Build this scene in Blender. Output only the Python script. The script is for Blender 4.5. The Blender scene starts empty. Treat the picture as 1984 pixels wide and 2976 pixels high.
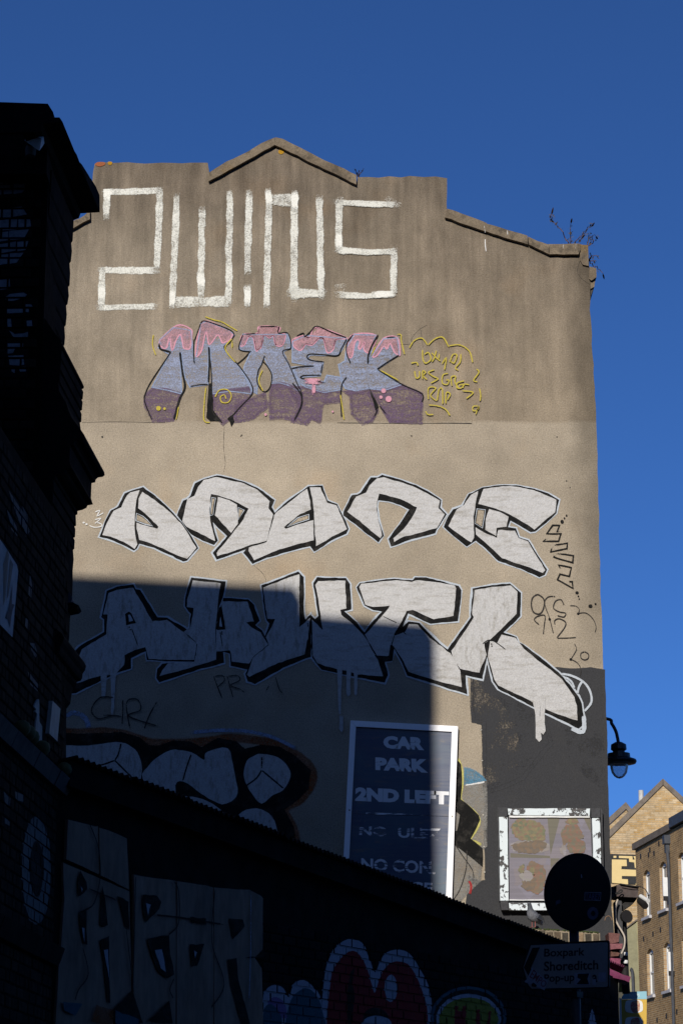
import bpy, math, random
from math import radians, sin, cos, tan, pi
from mathutils import Vector, Matrix
from mathutils.geometry import tessellate_polygon

random.seed(7)
scene = bpy.context.scene
C = scene.collection

# ------------------------------------------------------------------ camera
FPX = 7350.0                      # focal length in pixels of the 1984 x 2976 photograph
PITCH = radians(14.8)
EYE = 1.6
cam_data = bpy.data.cameras.new('camera')
cam = bpy.data.objects.new('camera', cam_data); C.objects.link(cam)
cam.location = (0, 0, EYE)
cam.rotation_euler = (radians(90) + PITCH, 0, 0)
cam_data.sensor_fit = 'VERTICAL'
cam_data.sensor_height = 36.0
cam_data.lens = FPX / 2976.0 * 36.0
cam_data.clip_start = 0.1
cam_data.clip_end = 3000
scene.camera = cam

# ------------------------------------------------------------------ light
SUN_AZ = radians(12.9)            # sun stands behind the camera, this far to its left
SUN_EL = radians(21.0)
world = bpy.data.worlds.new('World'); scene.world = world
world.use_nodes = True
wt = world.node_tree; wt.nodes.clear()
sky = wt.nodes.new('ShaderNodeTexSky'); sky.sky_type = 'NISHITA'; sky.sun_disc = False
sky.sun_elevation = SUN_EL; sky.sun_rotation = pi + SUN_AZ
sky.air_density = 0.5; sky.dust_density = 0.55; sky.ozone_density = 10.0; sky.altitude = 30
bg = wt.nodes.new('ShaderNodeBackground'); bg.inputs['Strength'].default_value = 0.106
wo = wt.nodes.new('ShaderNodeOutputWorld')
wt.links.new(sky.outputs[0], bg.inputs['Color']); wt.links.new(bg.outputs[0], wo.inputs['Surface'])
sun_data = bpy.data.lights.new('sun', 'SUN'); sun_data.energy = 5.0; sun_data.angle = radians(0.5)
sun_data.color = (1.0, 0.93, 0.84)
sun = bpy.data.objects.new('sun', sun_data); C.objects.link(sun)
SUN_DIR = Vector((sin(SUN_AZ) * cos(SUN_EL), cos(SUN_AZ) * cos(SUN_EL), -sin(SUN_EL)))
sun.rotation_euler = SUN_DIR.to_track_quat('-Z', 'Y').to_euler()
sun.location = (-10, -30, 40)
scene.view_settings.view_transform = 'Standard'
scene.view_settings.look = 'None'
scene.view_settings.exposure = 0.0
scene.view_settings.gamma = 1.0
scene.render.engine = 'CYCLES'
scene.cycles.transparent_max_bounces = 24
scene.cycles.max_bounces = 6

# ------------------------------------------------------------------ geometry helpers
FWD = Vector((0, cos(PITCH), sin(PITCH))); UPV = Vector((0, -sin(PITCH), cos(PITCH)))
CAMP = Vector((0, 0, EYE))
class Plane:
    """A vertical plane in the place: u runs along it, v is height, n faces the street."""
    def __init__(s, x, y, ux, uy):
        l = math.hypot(ux, uy)
        s.o = Vector((x, y, 0)); s.u = Vector((ux / l, uy / l, 0)); s.n = Vector((uy / l, -ux / l, 0))
    def uv(s, px, py):
        d = Vector(((px - 992) / FPX, 0, 0)) + UPV * ((1488 - py) / FPX) + FWD
        t = (s.o - CAMP).dot(s.n) / d.dot(s.n)
        p = CAMP + d * t
        return ((p - s.o).dot(s.u), p.z)
    def p3(s, u, v, off=0.0):
        return s.o + s.u * u + Vector((0, 0, v)) + s.n * off
    def at(s, px, py, off=0.0):
        u, v = s.uv(px, py); return s.p3(u, v, off)
    def shifted(s, off):
        q = Plane(0, 0, 1, 0); q.o = s.o + s.n * off; q.u = s.u; q.n = s.n; return q
def Z(x0, y0, sc, pts):            # survey notes: sheet origin and scale
    return [(x0 + x / sc, y0 + y / sc) for x, y in pts]

def tag(o, label=None, cat=None, group=None, kind=None):
    if label: o['label'] = label
    if cat: o['category'] = cat
    if group: o['group'] = group
    if kind: o['kind'] = kind
    return o
def thing(name, loc, label, cat, group=None):
    o = bpy.data.objects.new(name, None); C.objects.link(o); o.location = loc
    o.empty_display_size = 0.2
    return tag(o, label, cat, group)
def link(name, me, mat=None, parent=None, loc=None):
    o = bpy.data.objects.new(name, me); C.objects.link(o)
    if mat is not None and len(me.materials) == 0: me.materials.append(mat)
    if loc is not None: o.location = loc
    if parent is not None:
        o.parent = parent
        t = parent.location if parent.type == 'EMPTY' or parent.get('placed') else Vector((0, 0, 0))
        o.matrix_parent_inverse = Matrix.Translation(-t)
    return o
class MB:
    """collects faces for one mesh object, in world coordinates"""
    def __init__(s): s.v = []; s.f = []; s.cov = []; s.mi = []
    def vert(s, p, c=1.0): s.v.append(tuple(p)); s.cov.append(c); return len(s.v) - 1
    def face(s, idx, mi=0): s.f.append(tuple(idx)); s.mi.append(mi)
    def box(s, lo, hi, mi=0):
        x0, y0, z0 = lo; x1, y1, z1 = hi
        b = [s.vert(p) for p in ((x0,y0,z0),(x1,y0,z0),(x1,y1,z0),(x0,y1,z0),(x0,y0,z1),(x1,y0,z1),(x1,y1,z1),(x0,y1,z1))]
        for q in ((0,3,2,1),(4,5,6,7),(0,1,5,4),(1,2,6,5),(2,3,7,6),(3,0,4,7)): s.face([b[i] for i in q], mi)
    def hexa(s, c8, mi=0):         # eight corners: bottom ring then top ring
        b = [s.vert(p) for p in c8]
        for q in ((0,3,2,1),(4,5,6,7),(0,1,5,4),(1,2,6,5),(2,3,7,6),(3,0,4,7)): s.face([b[i] for i in q], mi)
    def pbox(s, pl, u0, u1, v0, v1, a, b, mi=0):   # box on a plane from offset a (inside) to b (street side)
        s.hexa([pl.p3(u0,v0,b),pl.p3(u1,v0,b),pl.p3(u1,v0,a),pl.p3(u0,v0,a),pl.p3(u0,v1,b),pl.p3(u1,v1,b),pl.p3(u1,v1,a),pl.p3(u0,v1,a)], mi)
    def fill(s, pl, loops, off, cov=1.0, mi=0):
        flat = []
        for lp in loops: flat += [(u, v) for u, v in lp]
        ids = [s.vert(pl.p3(u, v, off), cov) for u, v in flat]
        for t in tessellate_polygon([[Vector((u, v, 0)) for u, v in lp] for lp in loops]):
            s.face([ids[i] for i in t], mi)
    def prism(s, pl, loop, a, b, mi=0, holes=()):  # outline on a plane with real thickness
        loops = [loop] + list(holes)
        flat = [p for lp in loops for p in lp]
        f = [s.vert(pl.p3(u, v, b)) for u, v in flat]; k = [s.vert(pl.p3(u, v, a)) for u, v in flat]
        for t in tessellate_polygon([[Vector((u, v, 0)) for u, v in lp] for lp in loops]):
            s.face([f[i] for i in t], mi); s.face([k[i] for i in reversed(t)], mi)
        base = 0
        for lp in loops:
            n = len(lp)
            for i in range(n):
                j = (i + 1) % n
                s.face((f[base + i], k[base + i], k[base + j], f[base + j]), mi)
            base += n
    def tube(s, pts, r, n=8, mi=0, cap=True):
        pts = [Vector(p) for p in pts]
        rs = r if isinstance(r, (list, tuple)) else [r] * len(pts)
        rings = []
        for i, p in enumerate(pts):
            d = (pts[min(i + 1, len(pts) - 1)] - pts[max(i - 1, 0)]).normalized()
            a = d.orthogonal().normalized() if i == 0 else (pa - d * pa.dot(d)).normalized()
            pa = a; b = d.cross(a)
            rings.append([s.vert(p + (a * cos(2*pi*k/n) + b * sin(2*pi*k/n)) * rs[i]) for k in range(n)])
        for i in range(len(rings) - 1):
            for k in range(n):
                s.face((rings[i][k], rings[i][(k+1) % n], rings[i+1][(k+1) % n], rings[i+1][k]), mi)
        if cap:
            s.face(list(reversed(rings[0])), mi); s.face(rings[-1], mi)
    def lathe(s, c, prof, n=20, mi=0):
        rings = [[s.vert((c[0] + r * cos(2*pi*k/n), c[1] + r * sin(2*pi*k/n), c[2] + z)) for k in range(n)] for r, z in prof]
        for i in range(len(rings) - 1):
            for k in range(n):
                s.face((rings[i][k], rings[i][(k+1) % n], rings[i+1][(k+1) % n], rings[i+1][k]), mi)
    def mesh(s, name, smooth=False):
        me = bpy.data.meshes.new(name); me.from_pydata(s.v, [], s.f); me.update()
        a = me.attributes.new('cov', 'FLOAT', 'POINT'); a.data.foreach_set('value', s.cov)
        if any(s.mi): me.polygons.foreach_set('material_index', s.mi)
        if smooth: me.polygons.foreach_set('use_smooth', [True] * len(me.polygons))
        return me
    def build(s, name, mat, parent=None, smooth=False):
        me = s.mesh(name, smooth)
        for m in (mat if isinstance(mat, (list, tuple)) else [mat]): me.materials.append(m)
        return link(name, me, None, parent)

def rough(pts, step=0.04, amp=0.0035, closed=True):
    out = []; n = len(pts); prev = 0
    for i in range(n if closed else n - 1):
        x0, y0 = pts[i]; x1, y1 = pts[(i + 1) % n]
        L = math.hypot(x1 - x0, y1 - y0)
        if L < 1e-6: continue
        k = max(1, int(L / step)); nx, ny = -(y1 - y0) / L, (x1 - x0) / L
        for j in range(k):
            t = j / k; prev = 0.6 * prev + random.gauss(0, amp * 0.7)
            out.append((x0 + (x1 - x0) * t + nx * prev, y0 + (y1 - y0) * t + ny * prev))
    if not closed: out.append(pts[-1])
    return out
def curve(pts, sub=5, closed=False):              # Catmull-Rom through points
    n = len(pts); out = []
    if n < 3: return list(pts)
    g = (lambda i: pts[i % n]) if closed else (lambda i: pts[max(0, min(n - 1, i))])
    for i in range(n if closed else n - 1):
        p0, p1, p2, p3 = g(i - 1), g(i), g(i + 1), g(i + 2)
        for k in range(sub):
            t = k / sub
            out.append(tuple(0.5 * ((2 * p1[a]) + (-p0[a] + p2[a]) * t + (2*p0[a] - 5*p1[a] + 4*p2[a] - p3[a]) * t*t + (-p0[a] + 3*p1[a] - 3*p2[a] + p3[a]) * t**3) for a in (0, 1)))
    if not closed: out.append(tuple(pts[-1]))
    return out
def ribbon(mb, pl, pts, w, off, closed=False, edge=0.0, mid=1.0, jit=0.0):
    """painted line of width w along (u,v) points; coverage falls to `edge` at its rims"""
    n = len(pts)
    prof = ((-1.0, edge), (-0.62, mid), (0.62, mid), (1.0, edge))
    ext = list(pts)
    if not closed and n >= 2:     # let the ends run out half a width
        for a, b in ((0, 1), (n - 1, n - 2)):
            dx, dy = ext[a][0] - ext[b][0], ext[a][1] - ext[b][1]; L = math.hypot(dx, dy) or 1
            ext[a] = (ext[a][0] + dx / L * w * 0.35, ext[a][1] + dy / L * w * 0.35)
    rows = []
    for i in range(n):
        x, y = ext[i]
        a = ext[(i - 1) % n] if (closed or i > 0) else ext[i]
        b = ext[(i + 1) % n] if (closed or i < n - 1) else ext[i]
        d1 = Vector((x - a[0], y - a[1])); d2 = Vector((b[0] - x, b[1] - y))
        if d1.length < 1e-7: d1 = d2
        if d2.length < 1e-7: d2 = d1
        if d1.length < 1e-7: continue
        d1.normalize(); d2.normalize()
        n1 = Vector((-d1.y, d1.x)); n2 = Vector((-d2.y, d2.x)); m = n1 + n2
        if m.length < 0.3: m = n1.copy()
        m.normalize(); k = min(1.6, 1.0 / max(0.3, m.dot(n1)))
        ww = w * 0.5 * k * (1 + random.uniform(-jit, jit))
        ec = 0.35 if (not closed and i in (0, n - 1)) else 1.0
        rows.append([mb.vert(pl.p3(x + m.x * ww * o, y + m.y * ww * o, off), c * ec) for o, c in prof])
    for i in range(len(rows) if closed else len(rows) - 1):
        r0, r1 = rows[i], rows[(i + 1) % len(rows)]
        for k in range(3): mb.face((r0[k], r0[k+1], r1[k+1], r1[k]))
def ellipse(cx, cy, rx, ry, n=20, a0=0.0, a1=2*pi):
    return [(cx + rx * cos(a0 + (a1 - a0) * i / n), cy + ry * sin(a0 + (a1 - a0) * i / n)) for i in range(n)]
def clip_rect(poly, u0, u1, v0, v1):
    def cl(pts, ins, cut):
        out = []
        for i in range(len(pts)):
            a, b = pts[i - 1], pts[i]
            ia, ib = ins(a), ins(b)
            if ib:
                if not ia: out.append(cut(a, b))
                out.append(b)
            elif ia: out.append(cut(a, b))
        return out
    def cx(c): return lambda a, b: (c, a[1] + (b[1] - a[1]) * (c - a[0]) / (b[0] - a[0]))
    def cy(c): return lambda a, b: (a[0] + (b[0] - a[0]) * (c - a[1]) / (b[1] - a[1]), c)
    for ins, cut in ((lambda p: p[0] >= u0, cx(u0)), (lambda p: p[0] <= u1, cx(u1)), (lambda p: p[1] >= v0, cy(v0)), (lambda p: p[1] <= v1, cy(v1))):
        poly = cl(poly, ins, cut)
        if len(poly) < 3: return []
    return poly
def text_into(mb, pl, body, quad, off, bold=0.02, cov=1.0, spacing=1.0):
    """lettering fitted between four surveyed corners TL, TR, BR, BL"""
    cu = bpy.data.curves.new('lettering', 'FONT'); cu.body = body; cu.offset = bold; cu.resolution_u = 3
    cu.space_character = spacing
    ob = bpy.data.objects.new('lettering', cu); C.objects.link(ob)
    dg = bpy.context.evaluated_depsgraph_get()
    me = bpy.data.meshes.new_from_object(ob.evaluated_get(dg))
    xs = [v.co.x for v in me.vertices]; ys = [v.co.y for v in me.vertices]
    x0, x1, y0, y1 = min(xs), max(xs), min(ys), max(ys)
    q = [pl.uv(*p) for p in quad]; ids = []
    for v in me.vertices:
        s, t = (v.co.x - x0) / (x1 - x0), (v.co.y - y0) / (y1 - y0)
        top = [q[0][k] + (q[1][k] - q[0][k]) * s for k in (0, 1)]; bot = [q[3][k] + (q[2][k] - q[3][k]) * s for k in (0, 1)]
        ids.append(mb.vert(pl.p3(bot[0] + (top[0] - bot[0]) * t, bot[1] + (top[1] - bot[1]) * t, off), cov))
    for f in me.polygons: mb.face([ids[i] for i in f.vertices])
    bpy.data.objects.remove(ob); bpy.data.curves.remove(cu); bpy.data.meshes.remove(me)

# ------------------------------------------------------------------ material helpers
class T:
    def __init__(s, name):
        s.m = bpy.data.materials.new(name); s.m.use_nodes = True
        s.t = s.m.node_tree; s.t.nodes.clear()
        s.out = s.t.nodes.new('ShaderNodeOutputMaterial')
    def n(s, typ, props=None, **inp):
        nd = s.t.nodes.new('ShaderNode' + typ)
        for k, v in (props or {}).items(): setattr(nd, k, v)
        for k, v in inp.items():
            key = int(k[1:]) if k[0] == 'i' and k[1:].isdigit() else k.replace('_', ' ')
            s.set(nd.inputs[key], v)
        return nd
    def set(s, sock, v):
        if isinstance(v, bpy.types.NodeSocket): s.t.links.new(v, sock)
        elif isinstance(v, bpy.types.Node): s.t.links.new(v.outputs[0], sock)
        elif isinstance(v, (tuple, list)) and sock.type == 'RGBA': sock.default_value = (*v[:3], 1.0)
        else: sock.default_value = v
    def math(s, op, a, b=None, c=None, clamp=False):
        nd = s.t.nodes.new('ShaderNodeMath'); nd.operation = op; nd.use_clamp = clamp
        for i, v in enumerate((a, b, c)):
            if v is not None: s.set(nd.inputs[i], v)
        return nd.outputs[0]
    def mix(s, f, a, b, mode='MIX'):
        nd = s.t.nodes.new('ShaderNodeMix'); nd.data_type = 'RGBA'; nd.blend_type = mode
        s.set(nd.inputs[0], f); s.set(nd.inputs[6], a); s.set(nd.inputs[7], b)
        return nd.outputs[2]
    def pos(s): return s.n('NewGeometry').outputs['Position']
    def scaled(s, vec, sc, off=(0, 0, 0)):
        nd = s.n('Mapping'); s.set(nd.inputs['Vector'], vec); nd.inputs['Scale'].default_value = sc; nd.inputs['Location'].default_value = off
        return nd.outputs[0]
    def noise(s, vec, scale, detail=3.0, rough=0.55):
        nd = s.n('TexNoise', Scale=scale, Detail=detail, Roughness=rough); s.set(nd.inputs['Vector'], vec); return nd.outputs[0]
    def rng(s, v, a, b, c=0.0, d=1.0, smooth=False):
        nd = s.n('MapRange', {'interpolation_type': 'SMOOTHSTEP' if smooth else 'LINEAR'})
        for i, x in enumerate((v, a, b, c, d)): s.set(nd.inputs[i], x)
        return nd.outputs[0]
    def bump(s, h, strength, dist):
        nd = s.n('Bump', Strength=strength, Distance=dist); s.set(nd.inputs['Height'], h); return nd.outputs[0]
    def bsdf(s, col, rough=0.85, normal=None, metallic=0.0, spec=0.3, **kw):
        nd = s.n('BsdfPrincipled'); s.set(nd.inputs['Base Color'], col); s.set(nd.inputs['Roughness'], rough)
        s.set(nd.inputs['Metallic'], metallic); s.set(nd.inputs['Specular IOR Level'], spec)
        if normal is not None: s.set(nd.inputs['Normal'], normal)
        for k, v in kw.items(): s.set(nd.inputs[k.replace('_', ' ')], v)
        return nd.outputs[0]
    def done(s, sh): s.t.links.new(sh, s.out.inputs['Surface']); return s.m
def plain(name, col, rough=0.8, var=0.25, scale=6.0, metallic=0.0, spec=0.3, bump=0.15, bscale=60.0, bdist=0.004, stretch=(1, 1, 1)):
    """a plain coloured material with uneven tone, dirt and fine relief"""
    t = T(name); p = t.scaled(t.pos(), stretch)
    k = t.math('ADD', t.rng(t.noise(p, scale, 5, 0.65), 0.3, 0.7, 1 - var, 1 + var * 0.6), t.rng(t.noise(p, scale * 9, 2), 0.3, 0.7, -var * 0.4, var * 0.4))
    c = t.n('VectorMath', {'operation': 'SCALE'}); c.inputs[0].default_value = col; t.set(c.inputs['Scale'], k)
    nb = t.bump(t.noise(p, bscale, 3), bump, bdist) if bump else None
    r = t.rng(t.noise(p, scale * 2.3, 3), 0.3, 0.7, max(0.05, rough - 0.12), min(1, rough + 0.1))
    return t.done(t.bsdf(c.outputs[0], r, nb, metallic, spec))

# ------------------------------------------------------------------ materials of the rendered wall and its paint
WALL = Plane(0, 28.0, 1, 0)
Z_JOIN = WALL.uv(800, 1229)[1]
X_EDGE = 2.93
def render_colour(t):
    """weathered sandy cement render: cleaner below the patched band, sooty and streaked above"""
    p = t.pos(); sp = t.n('SeparateXYZ'); t.set(sp.inputs[0], p); x, z = sp.outputs[0], sp.outputs[2]
    big = t.noise(p, 0.55, 5, 0.6); mid = t.noise(p, 2.6, 5, 0.6)
    warp = t.n('VectorMath', {'operation': 'MULTIPLY_ADD'}); t.set(warp.inputs[0], t.n('TexNoise', Scale=1.3, Detail=3.0).outputs[1]); warp.inputs[1].default_value = (0.5, 0, 0.5); t.set(warp.inputs[2], p)
    streak = t.noise(t.scaled(warp.outputs[0], (4.2, 1, 0.75)), 1.0, 6, 0.68)
    streak2 = t.noise(t.scaled(p, (16, 1, 0.5), (3, 0, 0)), 1.0, 4, 0.6)
    fine = t.noise(p, 62.0, 3, 0.7)
    up = t.rng(t.math('ADD', z, t.math('MULTIPLY', t.math('SUBTRACT', mid, 0.5), 0.10)), Z_JOIN - 0.012, Z_JOIN + 0.03)
    top = t.rng(t.math('ADD', z, t.math('MULTIPLY', t.math('SUBTRACT', big, 0.5), 3.0)), Z_JOIN + 0.1, Z_JOIN + 3.4, smooth=True)
    up = t.math('MULTIPLY', up, 1.0)
    upper = t.mix(top, (0.255, 0.210, 0.152), (0.158, 0.128, 0.094))
    col = t.mix(t.math('MULTIPLY', up, t.math('MAXIMUM', top, t.rng(x, -2.6, 1.2, 0.45, 1.0))), (0.315, 0.270, 0.205), upper)
    ochre = t.math('MULTIPLY', t.rng(t.noise(t.scaled(p, (1, 1, 1), (9, 0, 4)), 1.1, 4), 0.56, 0.72), 0.35)
    col = t.mix(ochre, col, t.mix(1.0, col, (1.05, 0.86, 0.66), 'MULTIPLY'))
    k = t.rng(big, 0.3, 0.7, 0.80, 1.14)
    blot = t.rng(t.noise(t.scaled(p, (1.0, 1, 0.8), (17, 0, 3)), 1.5, 6, 0.7), 0.40, 0.62, 1.06, 0.80)
    ub = t.math('MULTIPLY', up, 0.8)
    k = t.math('MULTIPLY', k, t.math('ADD', t.math('MULTIPLY', blot, ub), t.math('SUBTRACT', 1.0, ub)))
    k = t.math('MULTIPLY', k, t.rng(mid, 0.28, 0.72, 0.88, 1.1))
    su = t.math('MULTIPLY', up, t.rng(z, Z_JOIN, Z_JOIN + 2.6, 0.35, 0.9))
    s1 = t.rng(streak, 0.33, 0.66, 0.62, 1.18)
    s2 = t.rng(streak2, 0.35, 0.65, 0.86, 1.08)
    s12 = t.math('MULTIPLY', s1, s2)
    k = t.math('MULTIPLY', k, t.math('ADD', t.math('MULTIPLY', s12, su), t.math('SUBTRACT', 1.0, su)))
    k = t.math('MULTIPLY', k, t.rng(fine, 0.30, 0.70, 0.74, 1.22))
    speck = t.rng(t.noise(p, 95.0, 1, 0.5), 0.64, 0.72, 1.0, 0.55)
    k = t.math('MULTIPLY', k, speck)
    pale = t.rng(t.noise(t.scaled(p, (1, 1, 1), (31, 0, 7)), 80.0, 1, 0.5), 0.68, 0.75, 1.0, 1.5)
    k = t.math('MULTIPLY', k, pale)
    # grime on the arris of the exposed corner
    edge = t.math('MULTIPLY', t.rng(t.math('ADD', x, t.math('MULTIPLY', t.math('SUBTRACT', t.noise(t.scaled(p, (1, 1, .5), (2, 0, 5)), 2.2, 4), 0.5), 0.5)), 2.55, 2.9, smooth=True), t.rng(z, 6.6, 8.2))
    k = t.math('MULTIPLY', k, t.rng(edge, 0, 1, 1.0, 0.56))
    c = t.n('VectorMath', {'operation': 'SCALE'}); t.set(c.inputs[0], col); t.set(c.inputs['Scale'], k)
    h = t.math('ADD', t.math('MULTIPLY', fine, 1.0), t.math('MULTIPLY', mid, 1.5))
    return c.outputs[0], h
def make_render_mat():
    t = T('cement render'); c, h = render_colour(t)
    return t.done(t.bsdf(c, 0.92, t.bump(h, 0.55, 0.012), spec=0.15))
M = {}
M['render'] = make_render_mat()
def paint(name, col, col2=None, patch=0.0, k=1.3, bias=0.0, sc=70.0, stroke=(4, 1, 4), rough=0.85, metallic=0.0, worn=0.0, wscale=5.0, spec=0.06, lo=0.36, hi=0.56, wst=(1, 1, 1)):
    """paint on rough render: grainy rims, worn patches, uneven strokes"""
    t = T(name); p = t.pos()
    at = t.n('Attribute', {'attribute_name': 'cov'}).outputs['Fac']
    g = t.math('ADD', t.math('MULTIPLY', t.noise(p, sc, 3, 0.75), 0.55), t.math('MULTIPLY', t.noise(t.scaled(p, wst), wscale, 5, 0.75), 0.45))
    a = t.math('ADD', t.math('ADD', at, bias), t.math('MULTIPLY', t.math('SUBTRACT', g, 0.5), k * 2.0))
    if worn: a = t.math('SUBTRACT', a, t.math('MULTIPLY', t.rng(t.noise(t.scaled(p, (1, 1, 1), (5, 0, 2)), wscale * 0.6, 5, 0.65), 0.42, 0.62), worn))
    al = t.rng(a, lo, hi)
    c = col
    if col2:
        s = t.noise(t.scaled(p, stroke), 1.6, 5, 0.7)
        c = t.mix(t.math('MULTIPLY', t.rng(s, 0.5, 0.72), patch), col, col2)
    f = t.rng(t.noise(p, 62.0, 3, 0.7), 0.3, 0.7, 0.80, 1.12)
    v = t.n('VectorMath', {'operation': 'SCALE'}); t.set(v.inputs[0], c); t.set(v.inputs['Scale'], f)
    h = t.math('ADD', t.noise(p, 62.0, 3, 0.7), t.math('MULTIPLY', t.noise(p, 2.6, 5, 0.6), 1.5))
    sh = t.bsdf(v.outputs[0], rough, t.bump(h, 0.45, 0.010), metallic, spec)
    mx = t.n('MixShader'); t.set(mx.inputs[0], al); t.t.links.new(t.n('BsdfTransparent').outputs[0], mx.inputs[1]); t.t.links.new(sh, mx.inputs[2])
    return t.done(mx.outputs[0])
M['roller'] = paint('white roller paint', (0.60, 0.60, 0.54), (0.50, 0.50, 0.46), 0.5, k=1.6, bias=-0.3, sc=60, wscale=3.2, lo=0.18, hi=0.8)
M['roller_thick'] = paint('thick white roller paint', (0.66, 0.66, 0.60), None, k=0.9, bias=0.02, sc=60, wscale=3.2, lo=0.3, hi=0.7)
M['silver'] = paint('silver spray paint', (0.395, 0.395, 0.392), (0.235, 0.222, 0.195), 0.8, k=0.45, bias=0.3, rough=0.6, metallic=0.12, spec=0.15, stroke=(2.5, 1, 12))
M['silver2'] = paint('thin silver spray paint', (0.385, 0.385, 0.382), (0.21, 0.197, 0.168), 0.95, k=0.5, bias=0.25, rough=0.6, metallic=0.12, spec=0.15, stroke=(14, 1, 4))
M['black'] = paint('black spray paint', (0.010, 0.010, 0.010), (0.06, 0.055, 0.048), 0.6, k=0.6, bias=0.12, stroke=(5, 1, 5), rough=0.85)
M['blackline'] = paint('black spray line', (0.012, 0.012, 0.012), (0.05, 0.045, 0.04), 0.5, k=1.4, bias=-0.2, rough=0.85, wscale=9)
M['faintline'] = paint('faded black line', (0.035, 0.032, 0.03), None, k=1.4, bias=-0.3, rough=0.85)
M['halo'] = paint('pale blue outline spray', (0.40, 0.44, 0.48), None, k=0.9, bias=-0.12, rough=0.8, metallic=0.0)
M['slate'] = paint('dark grey masonry paint', (0.040, 0.041, 0.044), (0.045, 0.045, 0.046), 0.7, k=0.5, bias=0.30, worn=0.0, rough=0.9)
M['slate_worn'] = paint('patchy grey masonry paint', (0.040, 0.041, 0.044), None, k=1.4, bias=0.02, worn=0.45, wscale=4.0, rough=0.9, sc=55, lo=0.15, hi=0.8)
M['lav'] = paint('periwinkle spray paint', (0.26, 0.30, 0.42), (0.25, 0.265, 0.31), 0.5, k=1.9, bias=-0.43, stroke=(3, 1, 9), wscale=3.0, sc=60, lo=0.1, hi=0.95, wst=(0.8, 1, 4.5))
M['lavline'] = paint('pale blue spray line', (0.28, 0.35, 0.50), None, k=1.3, bias=-0.35, wscale=4, lo=0.1, hi=0.95)
M['pink'] = paint('pink spray paint', (0.42, 0.235, 0.26), (0.27, 0.15, 0.16), 0.7, k=1.6, bias=-0.36, wscale=4, sc=60, lo=0.12, hi=0.9)
M['pinkline'] = paint('pink spray line', (0.50, 0.25, 0.31), None, k=1.2, bias=-0.2)
M['purple'] = paint('faded purple spray paint', (0.130, 0.088, 0.142), (0.14, 0.105, 0.115), 0.9, k=1.9, bias=-0.46, stroke=(2, 1, 9), wscale=3.0, sc=60, lo=0.1, hi=0.95, wst=(0.8, 1, 4.5))
M['purpleline'] = paint('purple spray line', (0.10, 0.06, 0.14), None, k=1.0, bias=-0.3)
M['yellow'] = paint('yellow spray line', (0.40, 0.33, 0.055), None, k=1.3, bias=-0.28)
M['mossy'] = paint('pale yellow spray', (0.44, 0.41, 0.13), None, k=1.3, bias=-0.1, lo=0.1, hi=0.95)
M['orange'] = paint('rust orange spray', (0.24, 0.06, 0.014), None, k=1.2, bias=-0.32, wscale=3, lo=0.05, hi=1.1)
M['blue'] = paint('blue spray paint', (0.09, 0.22, 0.33), (0.2, 0.26, 0.3), 0.5, k=1.5, bias=-0.4, sc=60, lo=0.1, hi=0.95)
M['greyfill'] = paint('dull silver fill', (0.22, 0.215, 0.20), (0.19, 0.165, 0.14), 0.8, k=1.5, bias=-0.4, metallic=0.0, sc=60, lo=0.1, hi=0.95)
M['red'] = paint('red spray smear', (0.26, 0.03, 0.03), None, k=1.2, bias=-0.35)
M['whiteline'] = paint('white spray line', (0.6, 0.6, 0.58), None, k=1.2, bias=-0.2)
M['crack'] = plain('crack', (0.03, 0.026, 0.022), bump=0)  # also colours the shadow line painted along the render join

def coping_mat():
    t = T('lichened coping stone'); p = t.pos()
    base = t.mix(t.rng(t.noise(p, 3.0, 5, 0.65), 0.35, 0.65), (0.12, 0.095, 0.066), (0.19, 0.152, 0.105))
    base = t.mix(t.rng(t.noise(t.scaled(p, (1, 1, 1), (4, 1, 2)), 5.0, 5, 0.7), 0.52, 0.62, 0, 0.75), base, (0.07, 0.058, 0.043))
    base = t.mix(t.rng(t.noise(t.scaled(p, (1, 1, 1), (1, 8, 2)), 2.0, 5, 0.6), 0.57, 0.68, 0, 0.6), base, (0.20, 0.125, 0.04))
    k = t.rng(t.noise(p, 60, 3, 0.7), 0.3, 0.7, 0.7, 1.2)
    v = t.n('VectorMath', {'operation': 'SCALE'}); t.set(v.inputs[0], base); t.set(v.inputs['Scale'], k)
    return t.done(t.bsdf(v.outputs[0], 0.92, t.bump(t.noise(p, 40, 4, 0.7), 0.6, 0.012), spec=0.15))
M['coping'] = coping_mat()
M['lichen'] = paint('orange lichen', (0.34, 0.19, 0.02), None, k=1.2, bias=-0.1)
M['redlichen'] = paint('rusty red stain', (0.26, 0.09, 0.04), None, k=1.2, bias=-0.05)
M['guano'] = paint('bird dropping', (0.6, 0.6, 0.58), None, k=0.6, bias=0.1)

# ------------------------------------------------------------------ the gable-end building
def W(pts): return [WALL.uv(x, y) for x, y in pts]
gx = WALL.uv(992, 2976)[0]
gable = thing('gable_end_building', (0, 28, 0), 'tall sand-coloured rendered gable wall covered in graffiti, with stepped parapet', 'building')
right_edge = [(1707,716),(1709,760),(1711,800),(1713,900),(1719,1000),(1724,1060),(1728,1150),(1733,1300),(1737,1450),(1745,1750),(1754,2050),(1762,2350),(1770,2640),(1776,2720)]
top_edge = [(100,720),(150,695),(207,650),(262,617),(268,560),(272,500),(276,474),(300,471),(330,474),(370,472),(420,473),(470,471),(530,474),(575,472),(604,473),(608,500),(610,520),
            (800,418),(1034,532),(1039,514),(1070,513),(1100,516),(1130,512),(1165,514),(1190,511),(1230,515),(1265,514),(1296,518),(1297,560),(1298,620),(1450,668),(1592,728),(1682,726),(1684,717)]
outl = W(top_edge + right_edge)
ub = outl[-1][0]
outl = rough(outl, 0.09, 0.006, closed=False)
outl = [p for p in outl]
lo_l, lo_r = (outl[0][0], 0.0), (ub + 0.02, 0.0)
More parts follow.
